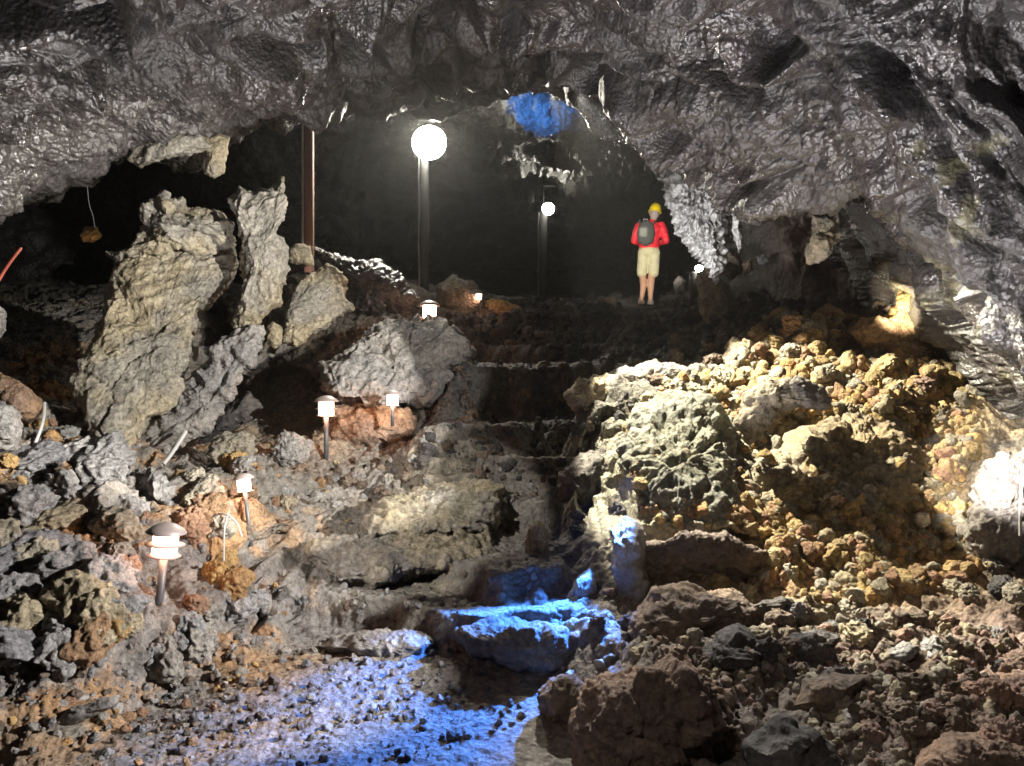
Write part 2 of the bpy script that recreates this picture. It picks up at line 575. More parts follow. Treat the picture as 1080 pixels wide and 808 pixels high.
def build_ceiling():
    cols = np.arange(-170, 1250, 1.4)
    lip = np.interp(cols, LIP[:, 0], LIP[:, 1]) - 20 * sstep(780, 860, cols) - 5 - 38 * sstep(850, 930, cols) * (1 - 0.6 * sstep(1020, 1090, cols))
    nf, nb = 520, 60
    t = np.linspace(0, 1, nf)
    rows = []
    PYf = lip[None, :] + (-270 - lip[None, :]) * t[:, None] ** 1.12
    PXf = np.repeat(cols[None], nf, 0)
    Yf = np.exp(C_rbf(np.stack([PXf.ravel() / 100, PYf.ravel() / 100], 1))).reshape(PXf.shape)
    # rolled lip: the last pixels turn back into the cave
    roll = np.clip((lip[None] - PYf) / 22.0, 0, 1)
    Yf = Yf + 0.35 * (1 - np.sqrt(1 - (1 - roll) ** 2))
    Pf = np.stack([(PXf - CX) / F * Yf, Yf, EYE + (CY - PYf) / F * Yf], 2)
    e = Pf[0]
    s = np.linspace(0, 1, nb + 1)[1:]
    slope = (CY - lip) / F + 0.35
    Pb = []
    for q in s:
        d = 4.0 * q ** 1.6
        Pb.append(np.stack([e[:, 0] * (1 + 0.1 * q), e[:, 1] + d, e[:, 2] + d * slope], 1))
    P = np.concatenate([np.array(Pb[::-1]), Pf], 0)
    N = grid_normals(P)
    view = P - np.array((0, 0, EYE))
    # normal towards the cave's inside (down / towards viewer)
    sgn = np.sign(-(N * np.array((0.0, 1.0, 1.0))).sum(2, keepdims=True) + 1e-9)
    N = N * sgn
    p = P.reshape(-1, 3)
    n = N.reshape(-1, 3)
    u, v = zones(p)
    left = 1 - sstep(260, 420, u)
    lipz = np.interp(u, LIP[:, 0], LIP[:, 1])
    low = 1 - sstep(60, 170, lipz - v)      # band near the lip
    d = 0.26 * fbm(p, 0.8, 3, 61)
    # flow folds running down to the right
    w = np.stack([noise(p * 1.1, 70), noise(p * 1.1, 71), noise(p * 1.1, 72)], 1)
    w2 = np.stack([noise(p * 3.0, 73), noise(p * 3.0, 74), noise(p * 3.0, 75)], 1)
    q = p + 0.42 * w + 0.10 * w2
    ax = np.array((0.75, -0.35, -0.55))
    ax /= np.linalg.norm(ax)
    al = (q @ ax)[:, None] * ax
    qs = (q - al) + al * 0.42
    pop0 = np.clip(left * sstep(30, 90, v), 0, 1)
    bil = np.abs(fbm(qs, 1.35, 2, 62)) * 1.5 + 0.30 * np.abs(fbm(qs + 5, 3.2, 1, 63)) * 1.4
    d += 0.30 * (bil - 0.35) * (1 - 0.5 * pop0)
    # scooped pits and slots
    f1, f2, cid = worley(qs * 2.3, 63)
    d -= 0.30 * (1 - sstep(0.10, 0.46, f1)) * (cid > 0.5) * (1 - pop0 * 0.85)
    f1, f2, cid = worley(qs * 5.2 + 3, 64)
    d -= 0.07 * (1 - sstep(0.08, 0.5, f1)) * (cid > 0.6) * (1 - pop0 * 0.7)
    d += 0.016 * np.abs(fbm(q, 7.0, 1, 64)) * 2 * (1 - pop0)
    d *= 1 - 0.45 * (1 - sstep(10, 110, lipz - v)) * sstep(800, 900, u)
    # popcorn crust on the left and along the lip
    pop = np.clip(np.maximum(left * sstep(30, 90, v), low * 0.75 * sstep(600, 760, u)), 0, 1)
    f1, f2, cid = worley(p * 23 + 0.4 * noise(p * 14, 78)[:, None], 65)
    d += 0.075 * (np.sqrt(np.clip(1 - f1 * f1, 0, 1)) - 0.5) * pop * (0.3 + 1.1 * cid)
    f1, f2, cid = worley(p * 9 + 0.3 * noise(p * 7, 79)[:, None], 88)
    d -= 0.07 * (1 - sstep(0.1, 0.42, f1)) * pop * (cid > 0.55)
    d += 0.010 * fbm(p, 22, 2, 66)
    # drips
    lipm = 1 - sstep(0, 26, np.abs(lipz - v))
    dr = np.clip(fbm(p * np.array((1, 1, 0.25)), 6.0, 3, 67), -1, 1)
    q = p + n * d[:, None]
    q[:, 2] -= lipm * 0.10 * np.clip(dr, 0, 1)
    c = np.repeat(np.array((0.036, 0.033, 0.034))[None], len(q), 0)
    n1 = fbm(q, 0.8, 4, 68)
    c = mixc(c, (0.065, 0.060, 0.055), pop * 0.75)
    c = mixc(c, (0.052, 0.045, 0.045), sstep(0, 0.4, n1) * 0.7)
    c = mixc(c, (0.20, 0.19, 0.11), sstep(0.30, 0.5, fbm(q, 2.2, 3, 69)) * sstep(850, 1000, u) * 0.5)
    o = mesh_obj('ceiling', q, grid_faces(*P.shape[:2]), M_ceil, cols=c)
    tag(o, kind='structure')


build_ceiling()

# ------------------------------------------------------------------ far walls
WD = [(-170, 0, 10), (-170, 300, 13), (-170, 520, 9.5), (0, 200, 17.0), (0, 400, 16), (0, 520, 11), (60, 300, 20), (120, 150, 18), (150, 400, 18),
      (230, 170, 13), (250, 420, 13), (300, 200, 13), (320, 320, 13.5), (380, 150, 13), (380, 250, 15), (420, 60, 11), (450, 160, 16),
      (450, 300, 24), (520, 90, 10.5), (570, 60, 9.6), (570, 120, 10.6), (600, 165, 13), (540, 160, 13.2), (565, 190, 18.8), (565, 225, 22), (500, 230, 22), (570, 320, 27),
      (640, 130, 10.6), (650, 200, 17), (690, 320, 25), (700, 180, 12), (720, 260, 20), (740, 200, 12), (770, 300, 13), (800, 250, 10.5),
      (860, 300, 9.6), (850, 200, 9), (900, 270, 8.8), (950, 300, 8.2), (960, 250, 8), (1000, 350, 7.7), (1030, 430, 7.3), (1080, 450, 6.9),
      (1100, 520, 6.5), (1250, 520, 6.2), (1250, 200, 6.5), (800, 350, 11), (1000, 520, 8), (250, 0, 9.5), (400, 0, 9.5), (600, 0, 9.3),
      (800, 0, 8.8), (300, 520, 12), (600, 520, 26), (800, 520, 14)]
W_rbf = RBF([(c[0] / 100, c[1] / 100) for c in WD], [math.log(c[2]) for c in WD], eps=0.35, smooth=1e-3)


def build_wall():
    PX, PY = np.meshgrid(np.arange(-170, 1252, 2.6), np.arange(10, 530, 2.6))
    Y = np.exp(W_rbf(np.stack([PX.ravel() / 100, PY.ravel() / 100], 1))).reshape(PX.shape)
    P = np.stack([(PX - CX) / F * Y, Y, EYE + (CY - PY) / F * Y], 2)
    N = grid_normals(P)
    N *= np.sign(-(N * (P - np.array((0, 0, EYE)))).sum(2, keepdims=True))
    p, n = P.reshape(-1, 3), N.reshape(-1, 3)
    w = np.stack([noise(p * 0.9, 80), noise(p * 0.9, 81), noise(p * 0.9, 82)], 1)
    d = 0.45 * fbm(p, 0.55, 4, 83) + 0.22 * (ridged(p + 0.4 * w, 1.2, 4, 84) - 0.5)
    f1, f2, cid = worley(p * 7, 85)
    d += 0.08 * (0.5 - f1)
    f1, f2, cid = worley(p * np.array((11, 11, 8)), 86)
    d += 0.09 * (0.5 - f1) * sstep(450, 540, CX + p[:, 0] / p[:, 1] * F) * sstep(4.0, 4.6, p[:, 2])
    q = p + n * d[:, None]
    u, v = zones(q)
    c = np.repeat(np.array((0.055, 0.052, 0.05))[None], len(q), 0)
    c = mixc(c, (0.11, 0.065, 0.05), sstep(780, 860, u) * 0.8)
    c = mixc(c, (0.025, 0.022, 0.022), 1 - sstep(190, 300, u))  # shade of the left alcove painted in as near-black stone
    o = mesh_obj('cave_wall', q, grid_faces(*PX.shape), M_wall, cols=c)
    tag(o, kind='structure')


build_wall()


# ------------------------------------------------------------------ rocks drawn by outline, each a closed body
def outline_rock(name, pts, Y, thick, label, cat='rock', col=(GREY, TAN), mat=None, tilt=(0, 0), rough=1.0, seed=0, power=0.5,
                 group=None, strata=None, res=1.0, ochre=0.0, back=0.8, glaze=0.0, jag=1.0, peak=(0, 0), streak=0.0, lumps=0.0, facets=0.0):
    pts = np.array(pts, float)
    c = pts.mean(0) + np.array(peak)
    # resample the outline
    cl = np.vstack([pts, pts[:1]])
    seg = np.linalg.norm(np.diff(cl, axis=0), axis=1)
    cum = np.concatenate([[0], np.cumsum(seg)])
    per = cum[-1]
    n = int(np.clip(per / 1.35 * res, 60, 700))
    s = np.linspace(0, per, n, endpoint=False)
    B = np.stack([np.interp(s, cum, cl[:, 0]), np.interp(s, cum, cl[:, 1])], 1)
    R = np.linalg.norm(B - c, axis=1).mean()
    K = int(np.clip(R / 1.45 * res, 14, 120))
    # angle 0 at front centre, pi at back centre
    th = np.concatenate([np.linspace(0.02, math.pi / 2, K), np.linspace(math.pi / 2, math.pi - 0.02, max(10, K // 2) + 1)[1:]])
    rows = []
    for a in th:
        r = math.sin(a) ** 0.85
        cz = math.cos(a)
        depth = -math.copysign(abs(cz) ** (2 * power), cz) * thick
        if cz < 0:
            depth *= back
        q = c + (B - c) * r
        yy = Y + depth + (q[:, 0] - c[0]) / 100 * tilt[0] + (q[:, 1] - c[1]) / 100 * tilt[1]
        rows.append(np.stack([(q[:, 0] - CX) / F * yy, yy, EYE + (CY - q[:, 1]) / F * yy], 1))
    P = np.array(rows)
    o3 = P.reshape(-1, 3).mean(0)
    nr = len(th)
    # wrap in columns
    Pw = np.concatenate([P[:, -1:], P, P[:, :1]], 1)
    N = grid_normals(Pw)[:, 1:-1]
    N *= np.sign((N * (P - o3)).sum(2).mean() + 1e-9)
    p, nn = P.reshape(-1, 3), N.reshape(-1, 3)
    L = R * Y / F     # mean radius in metres
    k = seed * 13.7
    pk = p + k
    d = 0.17 * L * fbm(pk, 0.9 / L, 3, seed) * rough
    # broken facets: cellular steps
    f1, f2, cid = worley(pk * (1.1 / L) + 0.25 * noise(pk * 2 / L, seed + 3)[:, None], seed + 4)
    d += 0.16 * L * (cid - 0.5) * sstep(0.02, 0.14, f2 - f1) * rough
    d += min(0.06, 0.15 * L) * (ridged(pk, 4.2, 5, seed + 5, 0.55) - 0.55) * jag
    f1, f2, cid = worley(pk * 11 + 0.4 * noise(pk * 9, seed + 6)[:, None], seed + 7)
    d += min(0.022, 0.08 * L) * (0.5 - f1) * jag
    d += min(0.022, 0.07 * L) * fbm(pk, 15, 5, seed + 8, 0.65)
    if facets:
        g1, g2, gid = worley((pk + 0.12 * noise(pk * 2.3, seed + 40)[:, None]) * 2.3, seed + 41)
        d += facets * (gid - 0.5) * 2 * sstep(0.0, 0.10, g2 - g1)
        g1, g2, gid = worley((pk + 0.05 * noise(pk * 5, seed + 42)[:, None]) * 5.5, seed + 43)
        d += facets * 0.45 * (gid - 0.5) * 2 * sstep(0.0, 0.12, g2 - g1)
    if lumps:
        f1, f2, cid = worley((pk + 0.04 * noise(pk * 6, seed + 30)[:, None]) * np.array((13, 13, 9.0)), seed + 31)
        d += lumps * (np.sqrt(np.clip(1 - f1 * f1 * 1.2, 0, 1)) - 0.5) * (0.4 + cid)
    if strata is not None:   # bedding cracks along a direction in the picture plane
        a = math.radians(strata[0])
        t = p[:, 0] * math.cos(a) + p[:, 2] * math.sin(a) + 0.10 * noise(pk * 1.7, seed + 9) + 0.2 * noise(pk * 0.8, seed + 10)
        x = t * strata[1]
        cr = np.abs((x - np.floor(x)) - 0.5) * 2
        keep = sstep(-0.15, 0.2, noise(pk * 1.9, seed + 11))
        d -= 0.06 * (1 - sstep(0.0, 0.22, cr)) * keep
        d += 0.035 * (noise(np.stack([np.floor(x), p[:, 1] * 0, p[:, 0] * 0], 1) * 0.77 + 0.3, 4))
    if streak:
        f1, f2, cid = worley((pk + 0.03 * noise(pk * 8, seed + 20)[:, None]) * np.array((26, 26, 7.0)), seed + 21)
        d += streak * (0.6 - f1) * (0.5 + cid)
    q = p + nn * d[:, None]
    # caps
    v0 = q.reshape(nr, n, 3)[0].mean(0)
    v1 = q.reshape(nr, n, 3)[-1].mean(0)
    i = np.arange(nr * n).reshape(nr, n)
    j = np.roll(i, -1, 1)
    fq = np.stack([i[:-1].ravel(), i[1:].ravel(), j[1:].ravel(), j[:-1].ravel()], 1)
    a0, a1 = nr * n, nr * n + 1
    f0 = np.stack([i[0], j[0], np.full(n, a0), np.full(n, a0)], 1)
    f1_ = np.stack([j[-1], i[-1], np.full(n, a1), np.full(n, a1)], 1)
    V = np.vstack([q, v0[None], v1[None]])
    nz = fbm(V + k, 1.6, 3, seed + 12)
    C = np.repeat(np.asarray(col[0])[None], len(V), 0)
    C = mixc(C, col[1], sstep(-0.25, 0.35, nz))
    if ochre:
        C = mixc(C, OCHRE * 0.9, sstep(0.25 - ochre * 0.6, 0.6 - ochre * 0.5, fbm(V + k, 3.1, 4, seed + 13)) * 0.85)
    C = C * (1 + 0.3 * fbm(V + k, 6, 3, seed + 14)[:, None])
    base = Vector((float(q[:, 0].mean()), float(q[:, 1].mean()), float(q[:, 2].min())))
    V = V - np.array(base)
    # build with tri caps
    me = bpy.data.meshes.new(name)
    allf = [tuple(x) for x in fq.tolist()] + [tuple(x[:3]) for x in f0.tolist()] + [tuple(x[:3]) for x in f1_.tolist()]
    me.from_pydata(V.tolist(), [], allf)
    me.polygons.foreach_set('use_smooth', np.ones(len(allf), bool))
    at_ = me.color_attributes.new('Col', 'FLOAT_COLOR', 'POINT')
    cc = np.ones((len(V), 4), np.float32)
    cc[:, :3] = np.clip(C, 0.01, 1)
    at_.data.foreach_set('color', cc.ravel())
    me.materials.append(mat or M_rock)
    me.update()
    o = bpy.data.objects.new(name, me)
    COL.objects.link(o)
    o.location = base
    tag(o, label, cat, group)
    return o


SLABC = (np.array((0.27, 0.25, 0.215)), np.array((0.34, 0.29, 0.20)))
GR = (np.array((0.22, 0.215, 0.21)), np.array((0.29, 0.27, 0.25)))
BR = (np.array((0.115, 0.09, 0.075)), np.array((0.17, 0.125, 0.09)))
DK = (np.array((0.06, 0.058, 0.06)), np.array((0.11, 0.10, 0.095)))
RD = (np.array((0.24, 0.17, 0.13)), np.array((0.30, 0.19, 0.12)))
OC = (np.array((0.42, 0.27, 0.10)), np.array((0.30, 0.20, 0.12)))

R = outline_rock
R('rock_slab', [(72, 402), (85, 385), (105, 350), (112, 310), (120, 285), (145, 265), (180, 262), (215, 248), (244, 236), (249, 270), (243, 292),
                (226, 314), (206, 330), (208, 356), (197, 392), (185, 425), (165, 440), (150, 470), (125, 484), (100, 480), (96, 455), (80, 430)],
  6.9, 0.42, 'largest leaning slab of grey and tan lava rock, standing in the dark hollow', 'slab', SLABC, strata=(60, 1.3), seed=3, tilt=(0.25, -0.5), rough=0.12, power=0.14, facets=0.045, jag=0.45)
R('rock_slab', [(112, 279), (128, 266), (148, 242), (150, 216), (172, 208), (195, 222), (218, 222), (243, 230), (240, 250), (205, 262), (160, 274)],
  7.1, 0.28, 'knobbly crest of tan rock lying along the top of the largest leaning slab', 'slab', SLABC, seed=5, strata=(60, 3), rough=0.5, facets=0.06)
R('rock_slab', [(239, 208), (252, 196), (268, 203), (284, 193), (300, 184), (306, 200), (302, 225), (291, 245), (299, 262), (300, 290), (290, 322),
                (272, 352), (250, 372), (244, 345), (252, 320), (258, 290), (258, 268), (248, 240)],
  7.0, 0.25, 'upright tan fin of rock split off the largest leaning slab by a black gap', 'slab', SLABC, seed=8, strata=(110, 1.3), rough=0.12, power=0.2, facets=0.04, jag=0.6)
R('rock_slab', [(276, 345), (274, 372), (255, 397), (232, 428), (205, 468), (172, 490), (138, 488), (150, 470), (182, 436), (205, 400), (228, 365), (250, 348)],
  6.7, 0.22, 'long grey diagonal buttress of rock below the upright tan fin', 'slab', GR, seed=11, strata=(140, 2.2), rough=0.25, power=0.25, facets=0.05)
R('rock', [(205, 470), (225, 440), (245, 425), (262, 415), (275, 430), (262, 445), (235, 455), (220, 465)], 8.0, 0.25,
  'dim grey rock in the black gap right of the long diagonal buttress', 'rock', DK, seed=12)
R('rock', [(81, 432), (92, 432), (102, 445), (100, 470), (88, 470), (76, 450)], 6.5, 0.15, 'small grey rock against the left foot of the largest leaning slab', 'rock', GR, seed=13)
R('rock_slab', [(297, 362), (300, 332), (312, 302), (325, 284), (346, 279), (362, 287), (366, 312), (373, 326), (346, 345), (330, 352), (312, 366)],
  8.9, 0.25, 'smooth pale tan plate of rock leaning right of the upright fin', 'slab', SLABC, seed=15, rough=0.3, tilt=(0.3, -0.4), jag=0.6, power=0.2, facets=0.04)
R('rock', [(301, 264), (312, 256), (328, 259), (331, 280), (312, 279), (303, 274)], 9.0, 0.15, 'small blocky tan rock at the foot of the brown post', 'rock', SLABC, seed=16, rough=0.6)
R('rock', [(281, 345), (288, 339), (298, 345), (298, 362), (290, 369), (281, 362)], 8.3, 0.1, 'small rounded tan stone beside the upright tan fin', 'rock', SLABC, seed=17, rough=0.4)
R('glazed_rock', [(330, 262), (352, 268), (378, 274), (402, 276), (422, 292), (445, 318), (430, 330), (400, 328), (374, 322), (362, 300), (345, 285)],
  9.7, 0.35, 'shiny black ridged rock glazed with ropy lava folds near the tall lamp post', 'rock', DK, mat=M_wet, seed=18, strata=(125, 5.5), rough=0.5)
R('rock_slab', [(339, 386), (365, 366), (392, 350), (425, 336), (455, 338), (482, 350), (497, 372), (482, 396), (458, 418), (430, 428), (385, 428), (352, 420), (342, 402)],
  8.2, 0.45, 'broad grey boulder leaning behind the garden lights and beside the upper steps', 'boulder', GR, seed=21, strata=(150, 1.7), tilt=(0.5, -0.9), rough=0.35, power=0.25, facets=0.08)
R('rock', [(344, 436), (378, 426), (412, 424), (434, 432), (440, 452), (425, 474), (392, 482), (358, 478), (345, 462)],
  7.7, 0.35, 'lumpy reddish tan boulder under the broad grey boulder, glowing beside two garden lights', 'boulder', RD, seed=22, rough=1.2)
R('rock', [(459, 302), (478, 291), (498, 296), (512, 312), (508, 330), (494, 346), (472, 338), (460, 322)], 11.0, 0.35,
  'tan topped boulder right of the tall lamp post foot', 'rock', SLABC, seed=24)
R('rock', [(498, 338), (510, 318), (530, 315), (550, 326), (545, 342), (508, 348)], 11.2, 0.3, 'low orange tan rock between the two lamp posts', 'rock', OC, seed=25, rough=0.7)
R('rock', [(735, 288), (746, 281), (768, 300), (778, 322), (773, 340), (748, 352), (738, 332)], 9.0, 0.2,
  'upright brown block of rock below the white dripping column', 'rock', (TAN * 0.75, TAN), seed=27, rough=0.5)
R('rock', [(757, 268), (768, 264), (782, 272), (784, 286), (772, 295), (760, 288)], 9.8, 0.15, 'grey brown rock just right of the white dripping column tip', 'rock', (TAN * 0.7, TAN), seed=28)
R('rock', [(782, 277), (792, 273), (794, 286), (785, 290)], 9.7, 0.1, 'small round brown stone on the dark ledge right of the dripping column', 'rock', RD, seed=29)
R('rock', [(794, 272), (806, 268), (814, 276), (806, 282), (796, 279)], 9.9, 0.1, 'small pale stone farthest along the dark ledge', 'rock', GR, seed=30)
R('rock', [(700, 322), (704, 312), (716, 310), (728, 318), (730, 326), (712, 330)], 12.6, 0.2, 'flat pale stone at the feet of the person in red', 'rock', GR, seed=31, rough=0.4)
R('rock', [(710, 298), (716, 291), (724, 296), (722, 308), (713, 311)], 12.4, 0.12, 'small glittering stone between the person and the little white lamp', 'rock', GR, mat=M_wet, seed=32)
R('rock', [(130, 590), (138, 555), (148, 515), (158, 490), (176, 500), (192, 524), (204, 552), (200, 590), (180, 612), (150, 608)],
  5.4, 0.25, 'pointed grey pyramid of rock behind the nearest garden light', 'rock', GR, seed=34, strata=(70, 3), rough=0.6)
R('rock', [(178, 505), (186, 494), (198, 498), (206, 512), (205, 545), (198, 540), (188, 524)], 5.6, 0.15, 'rusty brown wedge of rock against the pointed grey pyramid', 'rock', RD, seed=35, ochre=0.4)
R('rock', [(-30, 400), (0, 393), (20, 400), (44, 424), (42, 440), (28, 446), (5, 436), (-30, 430)], 5.9, 0.25, 'rust orange slab at the left edge beside the dark hollow', 'rock', RD, seed=36, rough=0.7)
R('rock', [(-40, 428), (0, 424), (18, 436), (25, 452), (18, 472), (0, 480), (-40, 478)], 5.5, 0.3, 'pale grey rock under the rust orange slab at the left edge', 'rock', GR, seed=37)
R('rock', [(378, 552), (398, 534), (440, 516), (500, 506), (531, 514), (524, 542), (512, 560), (470, 566), (420, 568), (388, 566)], 6.0, 0.4,
  'upper lit tan ledge beside the middle steps, layered and cracked', 'boulder', SLABC, seed=39, tilt=(0.1, -0.8), rough=0.7, power=0.3, strata=(88, 6), lumps=0.04)
R('rock', [(326, 580), (350, 566), (400, 562), (460, 560), (514, 558), (522, 586), (488, 604), (436, 602), (390, 622), (346, 616)], 5.6, 0.35,
  'lower lit grey tan ledge beside the middle steps, sloping down to the blue light', 'boulder', (GREY, TAN), seed=77, tilt=(0.1, -0.8), rough=0.8, power=0.35, strata=(92, 5), lumps=0.05)
R('rock', [(553, 600), (555, 570), (560, 553), (568, 548), (577, 556), (579, 580), (574, 600), (562, 608)], 5.6, 0.12, 'little upright tan spire of rock on the middle of the steps', 'rock', SLABC, seed=40, rough=0.6)
R('rock', [(335, 682), (362, 670), (400, 664), (440, 664), (470, 676), (468, 700), (440, 712), (405, 704), (370, 698)], 4.65, 0.25,
  'flat grey step stone at the bottom of the path, washed with blue light', 'rock', GR, seed=41, rough=0.6, jag=0.7)
R('rock', [(480, 668), (515, 656), (565, 654), (596, 664), (608, 690), (604, 714), (570, 718), (520, 704), (488, 688)], 4.45, 0.3,
  'dark step boulder with a bright blue lit top near the bottom of the path', 'boulder', (GREY * 0.7, GREY), seed=42, rough=0.8)
R('rock', [(588, 500), (610, 485), (640, 470), (652, 500), (640, 540), (612, 560), (590, 540)], 6.5, 0.3, 'dark grey boulder on the right flank of the middle steps', 'boulder', (GREY * 0.6, GREY * 0.8), seed=43)
R('rock', [(645, 560), (660, 545), (678, 556), (680, 590), (684, 620), (672, 650), (650, 640), (644, 600)], 5.0, 0.2, 'narrow upright rock catching blue light right of the lowest steps', 'rock', GR, seed=44)
R('rock', [(596, 640), (606, 610), (622, 600), (630, 620), (622, 645), (606, 652)], 5.0, 0.15, 'thin leaning blue grey stone in the blue light', 'rock', GR, seed=45, rough=0.6)
# right foreground
R('boulder', [(612, 800), (606, 762), (622, 720), (650, 704), (690, 692), (735, 704), (762, 738), (752, 790), (738, 850), (620, 850)],
  3.25, 0.42, 'largest dark brown boulder at the bottom edge, right of the blue patch', 'boulder', (np.array((0.15, 0.11, 0.09)), np.array((0.20, 0.14, 0.105))), seed=46, rough=0.8, facets=0.05)
R('boulder', [(566, 735), (580, 715), (605, 712), (625, 728), (632, 752), (618, 780), (598, 775), (576, 758)], 3.7, 0.2, 'small brown boulder tucked left of the largest dark one', 'boulder', BR, seed=47)
R('boulder', [(664, 655), (688, 622), (728, 616), (772, 622), (812, 642), (796, 668), (745, 676), (700, 690), (668, 676)],
  4.4, 0.35, 'wide brown boulder with rim lit crest right of the blue patch', 'boulder', BR, seed=48, tilt=(0, -0.3))
R('boulder', [(742, 692), (754, 666), (780, 658), (802, 680), (801, 716), (776, 732), (750, 722)], 3.85, 0.2, 'rounded dark boulder behind the largest brown boulder', 'boulder', DK, seed=49)
R('boulder', [(806, 700), (822, 674), (850, 664), (884, 672), (888, 694), (862, 716), (820, 722)], 4.0, 0.22, 'jagged charcoal boulder crowned with small sharp fins', 'boulder', DK, seed=50, rough=1.5)
R('boulder', [(832, 745), (848, 716), (880, 710), (918, 712), (908, 742), (884, 768), (850, 768)], 3.5, 0.2, 'smooth faced brown block between the jagged boulders', 'boulder', BR, seed=51, rough=0.5, jag=0.5)
R('boulder', [(876, 782), (888, 748), (908, 738), (932, 762), (918, 788), (896, 798)], 3.25, 0.15, 'small rounded grey stone in front of the smooth brown block', 'rock', (GREY * 0.8, GREY), seed=52, rough=0.6)
R('boulder', [(950, 720), (962, 696), (992, 688), (1002, 706), (992, 738), (962, 752)], 3.75, 0.18, 'smooth brown block half buried in the rubble left of the red rocks', 'boulder', BR, seed=53, rough=0.5, jag=0.5)
R('boulder', [(1036, 724), (1050, 708), (1084, 704), (1120, 712), (1116, 734), (1060, 738)], 3.5, 0.18, 'smooth reddish boulder at the right edge of the rubble', 'boulder', RD, seed=54, rough=0.5, jag=0.5)
R('boulder', [(960, 830), (972, 796), (1004, 772), (1052, 776), (1110, 800), (1120, 850), (960, 850)], 2.8, 0.25, 'large pinkish boulder in the bottom right corner', 'boulder', RD, seed=55, rough=0.8)
R('boulder', [(780, 840), (790, 788), (826, 764), (862, 776), (892, 812), (890, 850)], 2.9, 0.22, 'rough dark boulder on the bottom edge right of the largest one', 'boulder', DK, seed=56, rough=1.2)
R('boulder', [(1018, 560), (1030, 520), (1042, 488), (1062, 472), (1110, 460), (1140, 520), (1130, 610), (1075, 610), (1038, 596)],
  5.0, 0.3, 'dark streaked boulder at the right edge with a blazing white top', 'boulder', (np.array((0.13, 0.12, 0.115)), np.array((0.22, 0.20, 0.18))), seed=57, rough=0.8)
R('boulder', [(686, 632), (676, 600), (682, 575), (720, 562), (770, 566), (812, 580), (826, 606), (800, 626), (745, 634)], 5.15, 0.2,
  'dark brown overhung rock face under the greenish grey mound', 'rock', BR, seed=58, rough=0.8, tilt=(0, 0.6))
R('outcrop', [(898, 350), (908, 336), (935, 330), (944, 318), (950, 304), (966, 300), (986, 318), (1005, 336), (1002, 366), (975, 392), (940, 386), (914, 368)],
  7.5, 0.35, 'orange outcrop with a white hot lit crest under the right hand ceiling', 'outcrop', OC, seed=59, rough=1.2)
R('outcrop', [(853, 276), (853, 258), (856, 222), (884, 222), (884, 256), (874, 268), (864, 278)], 6.9, 0.12, 'bright tan knob of rock hanging from the right hand ceiling edge', 'outcrop', SLABC, seed=60, rough=1.3)
R('outcrop', [(84, 248), (90, 240), (102, 240), (107, 249), (99, 257), (87, 255)], 8.6, 0.12, 'small orange knob of rock glowing alone on the black left wall', 'outcrop', OC, seed=61)
R('outcrop', [(-30, 330), (-8, 318), (4, 330), (6, 348), (-6, 362), (-30, 360)], 6.6, 0.15, 'grey rock edge poking in at the left frame beside the dark hollow', 'rock', GR, seed=62)
R('hanging_rock', [(212, 140), (228, 138), (243, 144), (240, 160), (236, 182), (226, 190), (214, 184), (218, 172), (222, 160), (210, 152)], 7.5, 0.15,
  'tan rock tongue hanging from the ceiling above the leaning slabs', 'hanging rock', SLABC, seed=63, rough=0.6)
R('hanging_rock', [(136, 168), (142, 150), (180, 138), (215, 140), (222, 155), (190, 164), (160, 172), (146, 176)], 7.4, 0.2,
  'pale tan band of broken rock set under the crusty ceiling edge', 'hanging rock', SLABC, seed=64, rough=0.7)
R('rock', [(963, 548), (968, 541), (980, 541), (982, 552), (972, 557)], 5.5, 0.06, 'small cream white stone on the right side of the ochre slope', 'rock',
  (np.array((0.6, 0.55, 0.45)), np.array((0.5, 0.45, 0.35))), seed=65, rough=0.4)
R('rock', [(50, 768), (70, 748), (110, 736), (126, 734), (122, 745), (90, 760), (60, 772)], 3.55, 0.07, 'thin flat grey flake lying on the rusty gravel', 'rock', GR, seed=66, rough=0.4, jag=0.4)

R('boulder', [(655, 470), (672, 436), (700, 418), (748, 424), (772, 450), (776, 505), (770, 552), (730, 566), (690, 560), (664, 530)],
  6.1, 0.4, 'big greenish grey mound of scaly rock left of the ochre slope', 'boulder', (np.array((0.19, 0.185, 0.145)), np.array((0.15, 0.15, 0.13))), seed=72, strata=(120, 3.2), tilt=(0, -0.8), rough=0.9, power=0.35, lumps=0.07)
R('outcrop', [(778, 446), (788, 420), (812, 402), (846, 400), (868, 412), (872, 428), (846, 426), (822, 434), (806, 456), (790, 468)],
  6.0, 0.26, 'grey scaly arch of rock overhanging the black hollow in the ochre slope', 'outcrop', (TAN * 0.8, GREY * 0.9), seed=73, lumps=0.05, rough=0.8, peak=(-10, -12))
R('boulder', [(852, 470), (872, 436), (906, 424), (944, 442), (972, 492), (966, 534), (925, 552), (888, 540), (866, 512)],
  6.15, 0.35, 'tan scaly rock face right of the black hollow in the ochre slope', 'boulder', (TAN * 0.7, np.array((0.26, 0.20, 0.12))), seed=74, lumps=0.06, strata=(70, 3.4), tilt=(0, -0.8), rough=0.9, power=0.35)
R('rock', [(598, 418), (612, 400), (640, 394), (656, 404), (650, 424), (622, 436), (604, 432)], 7.3, 0.2,
  'small tan knob of rock at the left end of the crest beside the upper steps', 'rock', SLABC, seed=75, lumps=0.04, rough=1.2)
R('rock', [(655, 392), (690, 382), (735, 386), (742, 402), (706, 420), (668, 424), (652, 410)], 7.4, 0.25,
  'broad tan crest rock lit above the greenish grey mound', 'rock', (TAN * 0.75, GREY), seed=76, lumps=0.05, rough=1.1)

